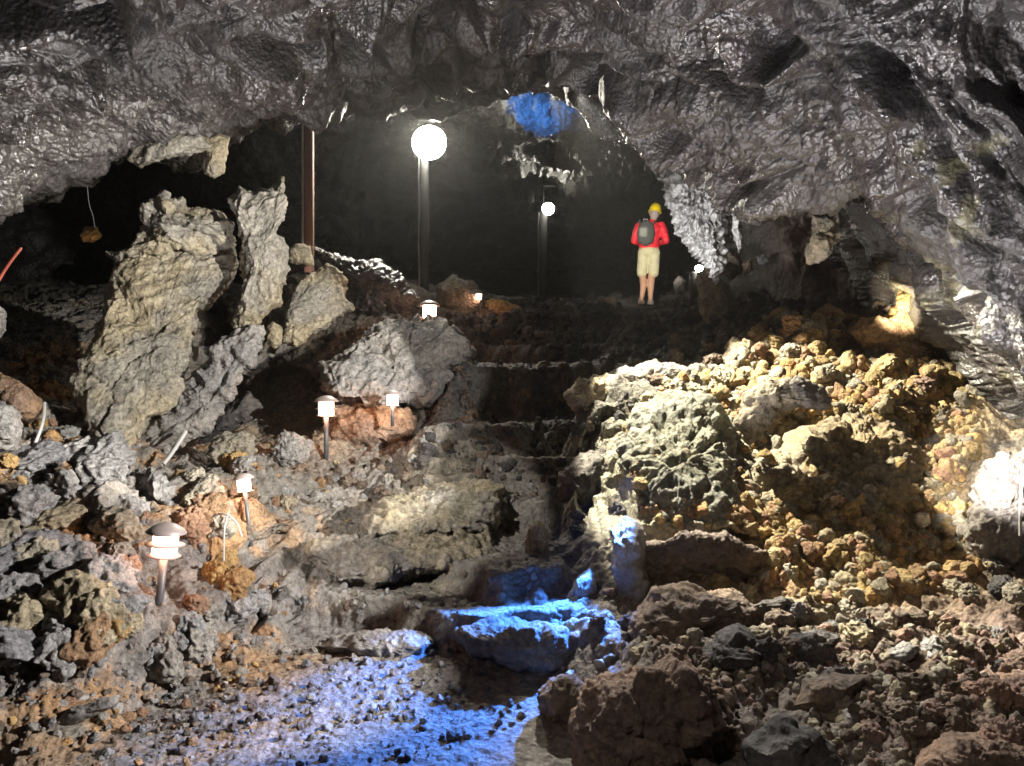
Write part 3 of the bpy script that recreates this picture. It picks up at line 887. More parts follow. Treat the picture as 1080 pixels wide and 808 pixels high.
# dripping column
col = R('dripping_column', [(690, 158), (704, 160), (722, 172), (742, 178), (760, 180), (775, 186), (772, 205), (766, 232), (763, 262), (758, 285), (754, 300),
                      (746, 282), (736, 268), (724, 250), (712, 225), (702, 195)],
        8.2, 0.3, 'glittering white column of dripping lava hanging from the ceiling edge', 'rock column', (np.array((0.09, 0.086, 0.084)), np.array((0.17, 0.165, 0.16))),
        mat=M_wet, seed=70, rough=0.7, streak=0.11, peak=(0, -20), res=1.3)
R('dripping_column', [(770, 215), (776, 212), (781, 235), (783, 262), (779, 268), (774, 245)], 8.0, 0.06, 'thin white strand of dripping lava right of the main column',
  'rock column', (np.array((0.09, 0.086, 0.084)), np.array((0.17, 0.165, 0.16))), mat=M_wet, seed=71, rough=0.5, streak=0.04)

# ------------------------------------------------------------------ loose pieces
def ico(sub):
    import bmesh
    bm = bmesh.new()
    bmesh.ops.create_icosphere(bm, subdivisions=sub, radius=1)
    v = np.array([x.co[:] for x in bm.verts])
    f = np.array([[y.index for y in x.verts] for x in bm.faces])
    bm.free()
    return v, f


def piece_shape(v, seed, rough=1.0):
    rs = np.random.RandomState(seed)
    p = v.copy()
    # planar breaks
    for _ in range(9):
        n = rs.normal(size=3)
        n /= np.linalg.norm(n)
        dd = rs.uniform(0.55, 0.92)
        s = p @ n
        p = p - np.clip(s - dd, 0, None)[:, None] * n * 0.9
    n0 = p / (np.linalg.norm(p, axis=1, keepdims=True) + 1e-9)
    q = p + seed * 3.3
    d = 0.22 * fbm(q, 1.3, 3, seed) + 0.16 * (ridged(q, 2.3, 3, seed + 1) - 0.5) * rough
    f1, f2, c = worley(q * 3.2, seed + 2)
    d += 0.16 * (0.5 - f1) * rough
    p = p + n0 * d[:, None]
    return p * rs.uniform(0.75, 1.2, 3)


V4, F4 = ico(5)
PIECES = []
for i in range(14):
    p = piece_shape(V4, 200 + i * 7, 1.3)
    me_o = mesh_obj('clinker_rock', p, F4, M_piece)
    PIECES.append(me_o.data)
    bpy.data.objects.remove(me_o)

rng = random.Random(7)
TINT = {
    'grey': [(0.24, 0.235, 0.23), (0.29, 0.28, 0.27), (0.20, 0.195, 0.20), (0.27, 0.25, 0.22)],
    'rust': [(0.36, 0.22, 0.10), (0.30, 0.19, 0.11), (0.40, 0.26, 0.11), (0.28, 0.17, 0.11)],
    'dark': [(0.075, 0.07, 0.072), (0.10, 0.09, 0.085), (0.06, 0.058, 0.06)],
    'brown': [(0.14, 0.11, 0.085), (0.18, 0.14, 0.11), (0.12, 0.09, 0.07)],
    'tan': [(0.30, 0.265, 0.20), (0.26, 0.235, 0.19), (0.33, 0.28, 0.19)],
    'ochre': [(0.34, 0.245, 0.115), (0.29, 0.215, 0.105), (0.36, 0.275, 0.15), (0.30, 0.20, 0.11)],
    'pink': [(0.26, 0.18, 0.15), (0.30, 0.20, 0.15), (0.22, 0.15, 0.12)],
}


def place_piece(px, py, r, tint, label, group, flat=0.8):
    Y = hit(px, py + r * 0.3)[0]
    if any(abs(px - bx) < 12 + r and by - 60 < py < by + r * 1.6 for bx, by in ((165, 646), (266, 560), (344, 474), (414, 436), (453, 344))):
        return
    if np.isnan(Y) or (655 < px < 712 and py < 334):
        return
    o = bpy.data.objects.new('lava_rock', rng.choice(PIECES))
    COL.objects.link(o)
    s = r * Y / F
    o.location = at(px, py + r * 0.3, Y) + Vector((0, 0, s * 0.35))
    o.scale = (s, s * 0.9, s * flat)
    o.rotation_euler = (rng.uniform(-0.5, 0.5), rng.uniform(-0.5, 0.5), rng.uniform(0, 6.28))
    c = rng.choice(TINT[tint])
    k = rng.uniform(0.85, 1.15)
    o.color = (c[0] * k, c[1] * k, c[2] * k, 1)
    tag(o, label, 'rock', group)


CLUSTERS = [
    (14, (585, 430, 660, 570), (7, 16), ('dark', 'grey', 'dark'), 'dark lava rock along the right hand edge of the steps', 'dark rocks beside the steps'),
    (12, (430, 380, 520, 500), (5, 12), ('dark', 'brown'), 'dark lava rock along the left hand edge of the steps', 'dark rocks left of the steps'),
    #  # n, box, radius range, tints, label, group
    (46, (0, 480, 140, 690), (14, 36), ('grey', 'grey', 'rust', 'tan'), 'rough lava rock in the grey and rusty heap at the lower left', 'rocks heaped at the lower left'),
    (24, (130, 590, 270, 700), (12, 28), ('grey', 'grey', 'rust'), 'rough lava rock on the bank around the nearest garden light', 'rocks around the nearest garden light'),
    (24, (200, 470, 330, 580), (9, 24), ('tan', 'grey', 'rust'), 'knobbly lava rock on the bank around the second garden light', 'rocks around the second garden light'),
    (14, (10, 440, 130, 500), (6, 13), ('rust', 'rust', 'grey'), 'rusty lava rock at the foot of the largest leaning slab', 'rusty rocks below the largest slab'),
    (22, (500, 308, 660, 352), (5, 11), ('dark', 'grey', 'dark'), 'black shiny lava rock along the top of the steps', 'black rocks at the top of the steps'),
    (16, (640, 330, 780, 380), (5, 10), ('dark', 'dark', 'brown'), 'black lava rock on the ledge below the person in red', 'black rocks below the person'),
    (14, (350, 470, 450, 530), (5, 11), ('tan', 'brown', 'grey'), 'tan lava rock beside the path near the third garden light', 'rocks beside the middle path'),
    (30, (780, 640, 1080, 720), (8, 18), ('brown', 'dark', 'tan', 'grey'), 'brown lava rock in the rubble below the ochre slope', 'rocks in the rubble below the ochre slope'),
    (26, (900, 700, 1080, 800), (9, 22), ('pink', 'brown', 'pink'), 'reddish lava rock in the rubble at the lower right', 'reddish rocks at the lower right'),
    (16, (600, 640, 900, 800), (10, 22), ('dark', 'brown'), 'dark lava rock wedged between the large brown boulders', 'dark rocks between the brown boulders'),
    (22, (800, 330, 960, 440), (8, 16), ('ochre', 'ochre', 'tan'), 'rounded ochre lava lump on the top of the ochre slope', 'ochre lumps at the top of the slope'),
    (14, (620, 380, 780, 420), (7, 14), ('tan', 'brown'), 'greenish tan lava lump along the crest left of the ochre slope', 'tan lumps along the crest'),
    (10, (920, 340, 1010, 440), (9, 16), ('rust', 'pink', 'ochre'), 'rust coloured lump of lava under the hot lit outcrop', 'rust lumps under the outcrop'),
    (8, (1000, 580, 1080, 640), (9, 17), ('tan', 'dark', 'brown'), 'lava rock between the blazing boulder and the rubble', 'rocks below the blazing boulder'),
]
for n, (x0, y0, x1, y1), (r0, r1), tints, label, group in CLUSTERS:
    for _ in range(n):
        place_piece(rng.uniform(x0, x1), rng.uniform(y0, y1), rng.uniform(r0, r1), rng.choice(tints), label, group)

# uncountable rubble: many small lumps, one object per bed
V2, F2 = ico(3)
SM = [piece_shape(V2, 400 + i * 5, 1.0) for i in range(10)]


def rubble(name, zones_, n, rr, tints, seed, label):
    rs = np.random.RandomState(seed)
    PXs, PYs = [], []
    for (cx, cy, rx, ry, w) in zones_:
        k = int(n * w)
        a = rs.uniform(0, 6.283, k)
        r = np.sqrt(rs.uniform(0, 1, k))
        PXs.append(cx + rx * r * np.cos(a))
        PYs.append(cy + ry * r * np.sin(a))
    px, py = np.concatenate(PXs), np.concatenate(PYs)
    Y = hit(px, py)
    ok = ~np.isnan(Y) & ~((px > 655) & (px < 712) & (py < 332))
    px, py, Y = px[ok], py[ok], Y[ok]
    x = (px - CX) / F * Y
    z = EYE + (CY - py) / F * Y
    s = (rr[0] + (rr[1] - rr[0]) * rs.uniform(0, 1, len(px)) ** 3.4) * Y / F
    Vs, Fs, Cs, off = [], [], [], 0
    for i in range(len(px)):
        v = SM[rs.randint(len(SM))] * s[i] * rs.uniform(0.7, 1.1, 3)
        q = Matrix.Rotation(rs.uniform(0, 6.28), 3, Vector(rs.normal(size=3)).normalized())
        v = v @ np.array(q)
        v = v + np.array((x[i], Y[i], z[i] + s[i] * 0.10 + rs.uniform(-0.02, 0.02)))
        t = TINT[tints[rs.randint(len(tints))]]
        c = np.array(t[rs.randint(len(t))]) * rs.uniform(0.8, 1.2)
        Vs.append(v)
        Fs.append(F2 + off)
        Cs.append(np.repeat(c[None], len(v), 0))
        off += len(v)
    o = mesh_obj(name, np.concatenate(Vs), np.concatenate(Fs), M_rubble, cols=np.concatenate(Cs))
    tag(o, label, 'rubble', kind='stuff')


rubble('ochre_rubble', [(900, 580, 150, 55, 0.4), (860, 390, 90, 60, 0.2), (970, 450, 60, 90, 0.2), (770, 570, 60, 60, 0.1), (740, 480, 90, 90, 0.1)],
       5200, (1.2, 12), ('ochre', 'ochre', 'tan', 'rust'), 1, 'bed of small ochre lava lumps covering the slope at the right')
rubble('dark_rubble', [(880, 690, 200, 50, 0.6), (980, 770, 130, 50, 0.3), (700, 700, 120, 100, 0.1)],
       2400, (1.5, 10), ('brown', 'tan', 'tan', 'pink'), 2, 'bed of brown lava rubble between the boulders at the lower right')
rubble('rusty_gravel', [(120, 730, 170, 90, 0.5), (60, 600, 110, 120, 0.25), (100, 470, 90, 30, 0.1), (280, 560, 90, 90, 0.15)],
       2100, (1.4, 8), ('rust', 'grey', 'grey', 'brown'), 3, 'rusty gravel and clinker spread over the lower left bank')
rubble('path_gravel', [(330, 740, 230, 70, 0.7), (450, 560, 140, 100, 0.3)], 1700, (0.8, 6.5), ('grey', 'grey', 'brown'), 4,
       'grey grit scattered over the trodden path')
rubble('black_rubble', [(620, 340, 170, 28, 0.7), (560, 430, 120, 80, 0.5)], 1100, (1.5, 8), ('dark', 'dark', 'brown'), 5,
       'black rubble strewn over the upper steps')


# ------------------------------------------------------------------ man-made things
def lathe(prof, seg=32, off=(0, 0, 0)):
    prof = np.array(prof, float)
    a = np.linspace(0, 2 * math.pi, seg, endpoint=False)
    P = np.stack([prof[:, None, 0] * np.cos(a)[None], prof[:, None, 0] * np.sin(a)[None], np.repeat(prof[:, 1:2], seg, 1)], 2)
    P += np.array(off)
    i = np.arange(len(prof) * seg).reshape(len(prof), seg)
    j = np.roll(i, -1, 1)
    f = np.stack([i[:-1].ravel(), j[:-1].ravel(), j[1:].ravel(), i[1:].ravel()], 1)
    return P.reshape(-1, 3), f


def tube(pts, rad, seg=10):
    pts = [Vector(p) for p in pts]
    out = []
    up = Vector((0.3, 1, 0.2)).normalized()
    for i, p in enumerate(pts):
        t = (pts[min(i + 1, len(pts) - 1)] - pts[max(i - 1, 0)]).normalized()
        a = t.cross(up)
        if a.length < 1e-3:
            a = t.cross(Vector((1, 0, 0)))
        a.normalize()
        b = t.cross(a)
        r = rad[i] if hasattr(rad, '__len__') else rad
        for k in range(seg):
            an = 2 * math.pi * k / seg
            out.append(p + (a * math.cos(an) + b * math.sin(an)) * r)
    V = np.array([v[:] for v in out])
    n = len(pts)
    i = np.arange(n * seg).reshape(n, seg)
    j = np.roll(i, -1, 1)
    f = np.stack([i[:-1].ravel(), j[:-1].ravel(), j[1:].ravel(), i[1:].ravel()], 1)
    return V, f


def box(x0, x1, y0, y1, z0, z1, bev=0.0):
    b = min(bev, (x1 - x0) / 2.2, (y1 - y0) / 2.2, (z1 - z0) / 2.2)
    rings = []
    zs = [(z0, b), (z0 + b, 0), (z1 - b, 0), (z1, b)]
    for z, ins in zs:
        a0, a1, c0, c1 = x0 + ins, x1 - ins, y0 + ins, y1 - ins
        rings.append([(a0 + b, c0, z), (a1 - b, c0, z), (a1, c0 + b, z), (a1, c1 - b, z), (a1 - b, c1, z), (a0 + b, c1, z), (a0, c1 - b, z), (a0, c0 + b, z)])
    V = np.array(rings).reshape(-1, 3)
    f = []
    for r in range(3):
        for k in range(8):
            kk = (k + 1) % 8
            f.append((r * 8 + k, r * 8 + kk, (r + 1) * 8 + kk, (r + 1) * 8 + k))
    for base, flip in ((0, True), (24, False)):
        q = [(0, 1, 2, 3), (0, 3, 4, 7), (4, 5, 6, 7)]
        for t in q:
            t = tuple(base + x for x in t)
            f.append(t[::-1] if flip else t)
    return V, np.array(f)


def join(*vf):
    Vs, Fs, off = [], [], 0
    for v, f in vf:
        Vs.append(np.asarray(v))
        Fs.append(np.asarray(f) + off)
        off += len(v)
    return np.concatenate(Vs), np.concatenate(Fs)


def empty(name, loc, label, cat, group=None, rot=(0, 0, 0)):
    o = bpy.data.objects.new(name, None)
    o.empty_display_size = 0.1
    COL.objects.link(o)
    o.location = loc
    o.rotation_euler = rot
    return tag(o, label, cat, group)


M_steel = plain('dull_steel', (0.10, 0.098, 0.10), 0.5, 0.3)
M_cap = plain('painted_cap', (0.34, 0.28, 0.26), 0.45, 0.2)
M_post = plain('grey_post', (0.05, 0.05, 0.053), 0.6, 0.2)
M_rustpost = plain('brown_rusty_post', (0.24, 0.12, 0.08), 0.8, 0.0, var=0.4, scale=25)
M_cable = plain('grey_cable', (0.42, 0.42, 0.42), 0.5)
M_redcable = plain('red_cable', (0.35, 0.08, 0.05), 0.5)
M_glow = plain('lamp_glass', (0.9, 0.85, 0.8), 0.4, 0, (1.0, 0.52, 0.32), 42.0)
M_flood = plain('flood_glass', (0.9, 0.9, 0.85), 0.3, 0, (1.0, 0.96, 0.80), 60.0)
M_black = plain('black_plastic', (0.02, 0.02, 0.022), 0.5)


def garden_light(px, py_head, py_foot, Y, head_px, label, lean=0.0, louvres=2, power=9, shroud=True):
    """lantern-headed bollard; head is head_px wide in the photograph"""
    if px < 300:
        Y = float(hit(px, py_foot)[0])
    foot = at(px, py_foot, Y)
    s = head_px * Y / F / 2      # head radius
    top = at(px, py_head, Y)
    Hh = (top - foot).z
    t = empty('garden_light', foot, label, 'garden light', 'lit garden lights along the path', (0, lean, 0))
    mesh_obj('pole', *lathe([(0, -0.12), (s * 0.20, -0.12), (s * 0.20, Hh - s * 0.55), (0, Hh - s * 0.55)], 20), M_steel, t)
    mesh_obj('lamp_glass', *lathe([(0, Hh - s * 0.6), (s * 0.62, Hh - s * 0.6), (s * 0.62, Hh + s * 0.62), (0, Hh + s * 0.62)], 28), M_glow, t)
    zc = Hh + s * 0.62
    mesh_obj('cap', *lathe([(s * 0.5, zc - 0.002), (s * 1.0, zc - s * 0.06), (s * 1.02, zc), (s * 0.8, zc + s * 0.22), (s * 0.45, zc + s * 0.42), (s * 0.1, zc + s * 0.5), (0, zc + s * 0.5)], 28), M_cap, t)
    for k in range(louvres):
        z = Hh + s * 0.62 - s * 1.22 * (k + 1) / louvres
        w = 1.0 if k < louvres - 1 else 0.85
        mesh_obj('louvre', *lathe([(s * 0.60, z + s * 0.05), (s * w, z - s * 0.03), (s * w, z - s * 0.06), (s * 0.60, z + s * 0.0)], 28), M_cap, t)
    return t


garden_light(167, 573, 646, 4.3, 40, 'nearest steel garden light with louvred head, among rusty rocks', lean=0.10, power=9)
garden_light(263, 511, 558, 5.5, 22, 'garden light with hooded cap, second nearest, tilted on the grey bank', lean=-0.12, louvres=1, power=8)
garden_light(344, 431, 474, 7.0, 25, 'garden light with two rings standing left of the reddish boulder', power=9)
garden_light(414, 422, 436, 7.15, 19, 'garden light with square glow on top of the reddish boulder', louvres=1, power=10)
garden_light(453, 329, 344, 9.0, 22, 'garden light with hooded cap just below the foot of the tall post', louvres=1, power=9)
garden_light(505, 313, 322, 10.6, 9, 'smallest garden light, far off between the two lamp posts', louvres=1, power=1)


def post_lamp(px, py_head, py_foot, Y, head_px, label, power, extra=False):
    foot = at(px - 5, py_foot, Y)
    s = head_px * Y / F / 2
    Hh = (CY - py_head) / F * Y + EYE - foot.z
    t = empty('lamp_post', foot, label, 'lamp post', 'tall floodlight posts')
    r = 3.9 * Y / F
    mesh_obj('post', *box(-r, r, -r, r, -0.4, Hh - s * 0.6, 0.01), M_post, t)
    pts = [(-r * 1.2 + 0.007 * math.sin(k * 0.6) - 0.012, -r * 1.3, Hh * k / 24 + 0.0) for k in range(24)]
    mesh_obj('cable', *tube(pts, 0.011, 8), M_cable, t)
    dx = 5 * Y / F
    h = mesh_obj('lamp_housing', *box(dx - s * 0.95, dx + s * 0.95, -0.06, 0.12, Hh - s * 0.9, Hh + s * 0.9, 0.02), M_black, t)
    b = mesh_obj('bracket', *tube([(0, 0, Hh - s * 0.7), (0, 0, Hh + s * 0.1), (dx, 0.02, Hh)], 0.018), M_black, t)
    a = np.linspace(0, math.pi / 2, 12)
    prof = [(s * math.sin(x), -s * 0.55 * math.cos(x)) for x in a]
    V, f = lathe(prof, 36)
    V = V[:, [0, 2, 1]] + np.array((dx, -0.065, Hh))
    mesh_obj('lamp_glass', V, f, M_flood, t)
    if extra:
        mesh_obj('bracket', *join(tube([(0, 0, Hh - s), (0, 0, Hh + 0.75)], 0.02), box(-0.02, 0.30, -0.05, 0.05, Hh + 0.50, Hh + 0.60, 0.01),
                                  box(-0.34, -0.2, -0.05, 0.05, Hh + 0.15, Hh + 0.42, 0.01)), M_black, t)
    l = spot('flood_bulb', (dx, -0.42, Hh), (dx, -4, Hh - 1.8), power, 84, 0.5, WARM, 0.08)
    l.parent = t
    return t


post_lamp(453, 152, 304, 11.6, 36, 'taller grey lamp post with the largest blazing floodlight', 1000)
post_lamp(578, 221, 322, 17.0, 13, 'farther lamp post with the smaller round floodlight', 70, extra=True)

# brown post
foot = at(326, 262, 9.2)
t = empty('brown_post', foot, 'rusty brown post with a white cable, reaching up to the ceiling', 'post')
mesh_obj('post', *box(-0.05, 0.05, -0.05, 0.05, -0.3, 1.9, 0.01), M_rustpost, t)
mesh_obj('cable', *tube([(-0.066, -0.04, -0.2 + k * 0.1) for k in range(21)], 0.012, 8), M_cable, t)


def wire(name, pts, r, mat, label, cat):
    P = [at(*p) for p in pts]
    out = []
    for i in range(len(P) - 1):
        a, b, c, d = P[max(i - 1, 0)], P[i], P[i + 1], P[min(i + 2, len(P) - 1)]
        for k in range(8):
            s = k / 8
            out.append(0.5 * ((2 * b) + (c - a) * s + (2 * a - 5 * b + 4 * c - d) * s * s + (3 * b - a - 3 * c + d) * s ** 3))
    out.append(P[-1])
    V, f = tube(out, r, 8)
    base = np.array(out[0][:])
    o = mesh_obj(name, V - base, f, mat)
    o.location = base
    tag(o, label, cat)


wire('cable', [(47, 425, 5.9), (46, 440, 5.8), (42, 455, 5.7), (34, 475, 5.6)], 0.012, M_cable, 'pale curved cable end rising from rusty rocks beside the dark hollow', 'cable')
wire('cable', [(196, 455, 6.3), (188, 468, 6.2), (180, 480, 6.1), (172, 490, 6.0)], 0.016, M_cable, 'straight pale conduit leaning at the foot of the long diagonal buttress', 'cable')
wire('cable', [(218, 550, 5.1), (228, 543, 5.05), (240, 543, 5.0), (250, 552, 5.0), (255, 566, 5.0)], 0.006, M_cable, 'thin white looped cable on the bank below the second garden light', 'cable')
wire('cable', [(241, 540, 5.1), (237, 556, 5.0), (236, 575, 5.0), (236, 592, 4.95)], 0.006, M_cable, 'thin white cable hanging straight down the bank below the loop', 'cable')
wire('cable', [(92, 196, 6.9), (94, 215, 6.95), (98, 228, 7.0), (100, 240, 7.05)], 0.004, M_post, 'dim wire dangling from the ceiling above the orange knob', 'cable')
wire('cable', [(-12, 315, 6.0), (2, 290, 6.2), (12, 275, 6.4), (22, 262, 6.6)], 0.012, M_redcable, 'red cable curving up the black wall at the left edge', 'cable')
wire('cable', [(1079, 490, 4.6), (1077, 515, 4.6), (1076, 545, 4.6), (1076, 565, 4.6)], 0.008, M_cable, 'white cable hanging down the blazing boulder at the right edge', 'cable')

# little white lamp beside the dripping column
p = at(735, 283, 11.0)
t = empty('ledge_lamp', at(735, 296, 11.0), 'tiny white lamp on the dark stub beside the dripping column', 'lamp')
mesh_obj('stub', *box(-0.10, 0.05, -0.05, 0.06, -0.3, 0.12, 0.02), M_post, t)
V, f = lathe([(0, -0.05), (0.045, -0.03), (0.06, 0.0), (0.045, 0.03), (0, 0.05)], 20)
mesh_obj('lamp_glass', V + np.array((0.02, -0.04, 0.17)), f, M_flood, t)
spot('ledge_lamp_beam', at(735, 283, 7.5) + Vector((0, -0.2, -0.3)), at(732, 215, 8.0), 60, 90, 0.5, (1, 1, 1), 0.02)
spot('column_beam', at(640, 300, 6.9), at(738, 240, 8.1), 480, 36, 0.5, (1, 1, 1), 0.02)

# warm spots without fixtures in open air, standing in for unseen lamps
spot('hot_beam_outcrop', at(925, 352, 6.3), at(962, 312, 7.4), 650, 30, 0.6, (1.0, 0.85, 0.6), 0.03)
spot('hot_beam_boulder', at(1042, 462, 4.2), at(1072, 492, 4.8), 420, 50, 0.5, (1.0, 0.93, 0.85), 0.03)
spot('left_knob_beam', at(80, 330, 7.2), at(95, 248, 8.5), 30, 12, 0.5, (1.0, 0.7, 0.45), 0.03)


# ------------------------------------------------------------------ person, seen from behind
def ell(cx, cy, cz, rx, ry, rz, seg=20, rings=12):
    V = []
    for i in range(rings + 1):
        a = math.pi * i / rings
        V.append((math.sin(a), -math.cos(a)))
    P, f = lathe(V, seg)
    return P * np.array((rx, ry, rz)) + np.array((cx, cy, cz)), f


def limb(pts, rads, seg=16):
    V, f = tube(pts, rads, seg)
    parts = [(V, f)]
    for p, r in ((pts[0], rads[0]), (pts[-1], rads[-1])):
        parts.append(ell(*p, r, r, r, 12, 8))
    return join(*parts)


def skin(name, vf, mat, parent, voxel=0.012, smooth=6):
    o = mesh_obj(name, vf[0], vf[1], mat, parent)
    m = o.modifiers.new('weld', 'REMESH')
    m.mode = 'VOXEL'
    m.voxel_size = voxel
    m.use_smooth_shade = True
    s = o.modifiers.new('soften', 'SMOOTH')
    s.iterations = smooth
    return o


M_skin = plain('skin', (0.50, 0.29, 0.19), 0.6)
M_jacket = plain('red_jacket', (0.75, 0.015, 0.035), 0.6, var=0.3, scale=12, fold=9)
M_shorts = plain('cream_shorts', (0.60, 0.56, 0.36), 0.8, var=0.2, scale=15, fold=8)
M_hair = plain('grey_hair', (0.33, 0.28, 0.27), 0.8, var=0.3)
M_helmet = plain('yellow_helmet', (0.95, 0.72, 0.01), 0.3, var=0.04)
M_pack = plain('grey_backpack', (0.07, 0.075, 0.07), 0.75, var=0.25, scale=20)
M_packlight = plain('pale_backpack_pocket', (0.24, 0.26, 0.23), 0.75, var=0.2, scale=30)
M_shoe = plain('sandals', (0.30, 0.27, 0.25), 0.8)


def person():
    Y = 13.1
    foot = at(683, 321, Y)
    t = empty('person', foot, 'person in yellow helmet, red jacket and cream shorts, back turned, atop the steps', 'person')
    t.rotation_euler = (0, math.radians(1.5), math.radians(-10))
    t.scale = (1.0, 1.0, 1.0)
    # x right, y forward (away from the viewer), z up; total height about 1.70
    head = join(ell(0.075, 0.03, 1.55, 0.075, 0.095, 0.115), limb([(0.045, 0.0, 1.36), (0.065, 0.02, 1.50)], [0.058, 0.055]),
                ell(0.075, 0.125, 1.54, 0.012, 0.02, 0.022),           # nose, facing away
                ell(-0.003, 0.03, 1.55, 0.012, 0.02, 0.032), ell(0.153, 0.03, 1.55, 0.012, 0.02, 0.032))
    legL = limb([(-0.085, 0.0, 0.92), (-0.095, 0.02, 0.50), (-0.075, -0.04, 0.32), (-0.10, -0.10, 0.10)], [0.095, 0.062, 0.060, 0.036])
    legR = limb([(0.085, 0.0, 0.92), (0.055, 0.0, 0.50), (0.045, -0.03, 0.33), (0.045, -0.01, 0.07)], [0.095, 0.062, 0.062, 0.036])
    torso = join(ell(0, 0, 0.95, 0.165, 0.11, 0.14), ell(0.0, 0.0, 1.15, 0.155, 0.10, 0.20), ell(0.01, 0.0, 1.28, 0.185, 0.105, 0.13))
    footL = join(ell(-0.105, -0.03, 0.05, 0.042, 0.11, 0.038), ell(-0.10, -0.10, 0.085, 0.036, 0.045, 0.045))
    footR = join(ell(0.05, 0.06, 0.035, 0.042, 0.11, 0.033), ell(0.046, -0.01, 0.05, 0.036, 0.045, 0.045))
    parts = [head, legL, legR, torso, footL, footR]
    arms = []
    for s in (-1, 1):
        el = (0.255 * s + 0.02, -0.02, 1.09) if s > 0 else (-0.245, 0.0, 1.09)
        ha = (0.12 * s, 0.24, 1.08)
        wr = (0.17 * s, 0.20, 1.07)
        arms.append(limb([(0.19 * s + 0.01, 0, 1.345), el], [0.052, 0.043]))
        arms.append(limb([el, wr], [0.040, 0.028]))
        parts.append(ell(ha[0], ha[1], ha[2], 0.022, 0.045, 0.04))
        for k in range(4):
            fz = 1.11 - k * 0.021
            parts.append(limb([(ha[0], ha[1] + 0.02, fz), (ha[0] - 0.012 * s, ha[1] + 0.06, fz), (ha[0] - 0.045 * s, ha[1] + 0.07, fz - 0.004)],
                              [0.0095, 0.009, 0.008], 8))
        parts.append(limb([(ha[0], ha[1] - 0.01, 1.115), (ha[0] - 0.03 * s, ha[1] + 0.02, 1.135), (ha[0] - 0.045 * s, ha[1] + 0.045, 1.13)], [0.011, 0.010, 0.009], 8))
    parts += arms
    skin('body', join(*parts), M_skin, t, 0.008, 4)
    # clothing
    jk = [ell(0.0, 0.0, 1.00, 0.178, 0.125, 0.13), ell(0.0, 0.0, 1.14, 0.178, 0.125, 0.20), ell(0.012, 0.0, 1.29, 0.208, 0.125, 0.12),
          limb([(0.03, 0.0, 1.33), (0.05, 0.01, 1.41)], [0.085, 0.066])]
    for s in (-1, 1):
        el = (0.262 * s + 0.02, -0.02, 1.08) if s > 0 else (-0.252, 0.0, 1.08)
        jk.append(limb([(0.185 * s + 0.01, 0, 1.335), (0.235 * s + 0.01, -0.01, 1.21), el], [0.075, 0.066, 0.060]))
        jk.append(limb([el, (0.175 * s, 0.19, 1.07)], [0.058, 0.045]))
    skin('jacket', join(*jk), M_jacket, t, 0.014, 5)
    sh = [ell(0, 0, 0.90, 0.178, 0.128, 0.115), limb([(-0.085, 0, 0.88), (-0.105, 0.01, 0.62), (-0.11, 0.01, 0.535)], [0.104, 0.092, 0.09]),
          limb([(0.085, 0, 0.88), (0.085, 0.0, 0.62), (0.085, 0.0, 0.535)], [0.106, 0.094, 0.09])]
    o = skin('shorts', join(*sh), M_shorts, t, 0.014, 3)
    skin('hair', join(ell(0.075, 0.012, 1.545, 0.083, 0.092, 0.10), ell(0.07, -0.02, 1.49, 0.06, 0.045, 0.05)), M_hair, t, 0.01, 3)
    a = np.linspace(0, math.pi / 2, 10)
    prof = [(0.134, -0.016), (0.136, -0.006), (0.122, 0.008)] + [(0.12 * math.cos(x) ** 0.8, 0.010 + 0.135 * math.sin(x)) for x in a]
    prof[-1] = (0.0, prof[-1][1])
    V, f = lathe(prof, 32)
    V = V * np.array((0.85, 1.12, 1.0))
    rot = np.array(Matrix.Rotation(math.radians(8), 3, 'Y'))
    V = V @ rot.T + np.array((0.082, 0.02, 1.585))
    h = mesh_obj('helmet', V, f, M_helmet, t)
    mesh_obj('ridge', *tube([(0.085 + 0.0, 0.02 - 0.11 * math.cos(x), 1.60 + 0.128 * math.sin(x)) for x in np.linspace(0.3, 2.84, 14)], 0.013), M_helmet, h)
    for s, cx, z in ((-1, -0.105, 0.015), (1, 0.048, 0.0)):
        mesh_obj('sandal', *join(box(cx - 0.05, cx + 0.05, -0.06, 0.18, z - 0.01, z + 0.022, 0.008),
                                 tube([(cx - 0.048, 0.0, z + 0.02), (cx - 0.035, 0.0, z + 0.085), (cx + 0.035, 0.0, z + 0.085), (cx + 0.048, 0.0, z + 0.02)], 0.008),
                                 tube([(cx - 0.038, 0.0, z + 0.075), (cx - 0.03, -0.05, z + 0.07), (cx + 0.03, -0.05, z + 0.07), (cx + 0.038, 0.0, z + 0.075)], 0.009)), M_shoe, t)
    # backpack, worn on the back (towards the viewer)
    b = empty('backpack', t.matrix_basis @ Vector((-0.045, -0.12, 1.02)) if False else foot + Vector((-0.065, -0.14, 1.00)), 'grey backpack worn over the red jacket', 'backpack')
    b.rotation_euler = (0, math.radians(3), math.radians(-6))
    bg = join(ell(0, -0.04, 0.18, 0.15, 0.085, 0.215, 24, 16), box(-0.135, 0.135, -0.09, 0.03, 0.0, 0.33, 0.04))
    skin('bag', bg, M_pack, b, 0.012, 5)
    skin('pocket', join(box(-0.125, 0.03, -0.165, -0.08, 0.09, 0.27, 0.03)), M_packlight, b, 0.01, 4)
    mesh_obj('grab_loop', *tube([(-0.05, -0.03, 0.37), (-0.045, -0.04, 0.415), (0.015, -0.04, 0.415), (0.02, -0.03, 0.37)], 0.010), M_packlight, b)
    for s in (-1, 1):
        mesh_obj('strap', *tube([(0.10 * s, 0.02, 0.31), (0.13 * s + 0.02, 0.08, 0.41), (0.12 * s + 0.02, 0.20, 0.40)], [0.02, 0.022, 0.02]), M_pack, b)


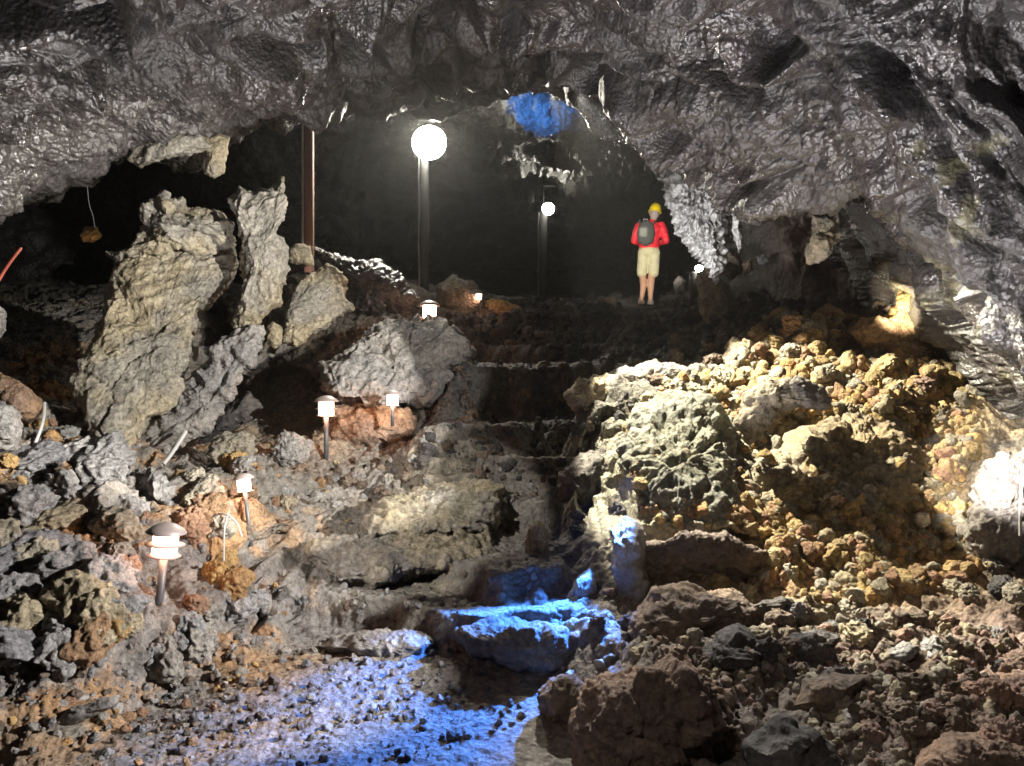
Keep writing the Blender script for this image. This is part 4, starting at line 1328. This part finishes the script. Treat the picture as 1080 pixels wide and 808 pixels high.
person()
spot('person_beam', (1.3, 8.6, 3.5), at(684, 268, 13.1), 1000, 24, 0.5, WARM, 0.03)  # added spot without fixture, inside the frame, brightens the person


# ------------------------------------------------------------------ damp cave air
k = NT('damp_air')
k.t.nodes.remove(k.b)
pv = k.n('ShaderNodeVolumePrincipled', Density=0.0010)
pv.inputs['Color'].default_value = (0.9, 0.9, 0.88, 1)
pv.inputs['Anisotropy'].default_value = 0.8
k.l(pv.outputs[0], k.t.nodes['Material Output'].inputs['Volume'])
me = bpy.data.meshes.new('haze')
me.from_pydata([(x, y, z) for x in (-16, 28) for y in (-4, 34) for z in (-4, 22)], [], [(0, 1, 3, 2), (4, 6, 7, 5), (0, 4, 5, 1), (2, 3, 7, 6), (0, 2, 6, 4), (1, 5, 7, 3)])
me.materials.append(k.m)
hz = bpy.data.objects.new('haze', me)
COL.objects.link(hz)
tag(hz, kind='stuff')
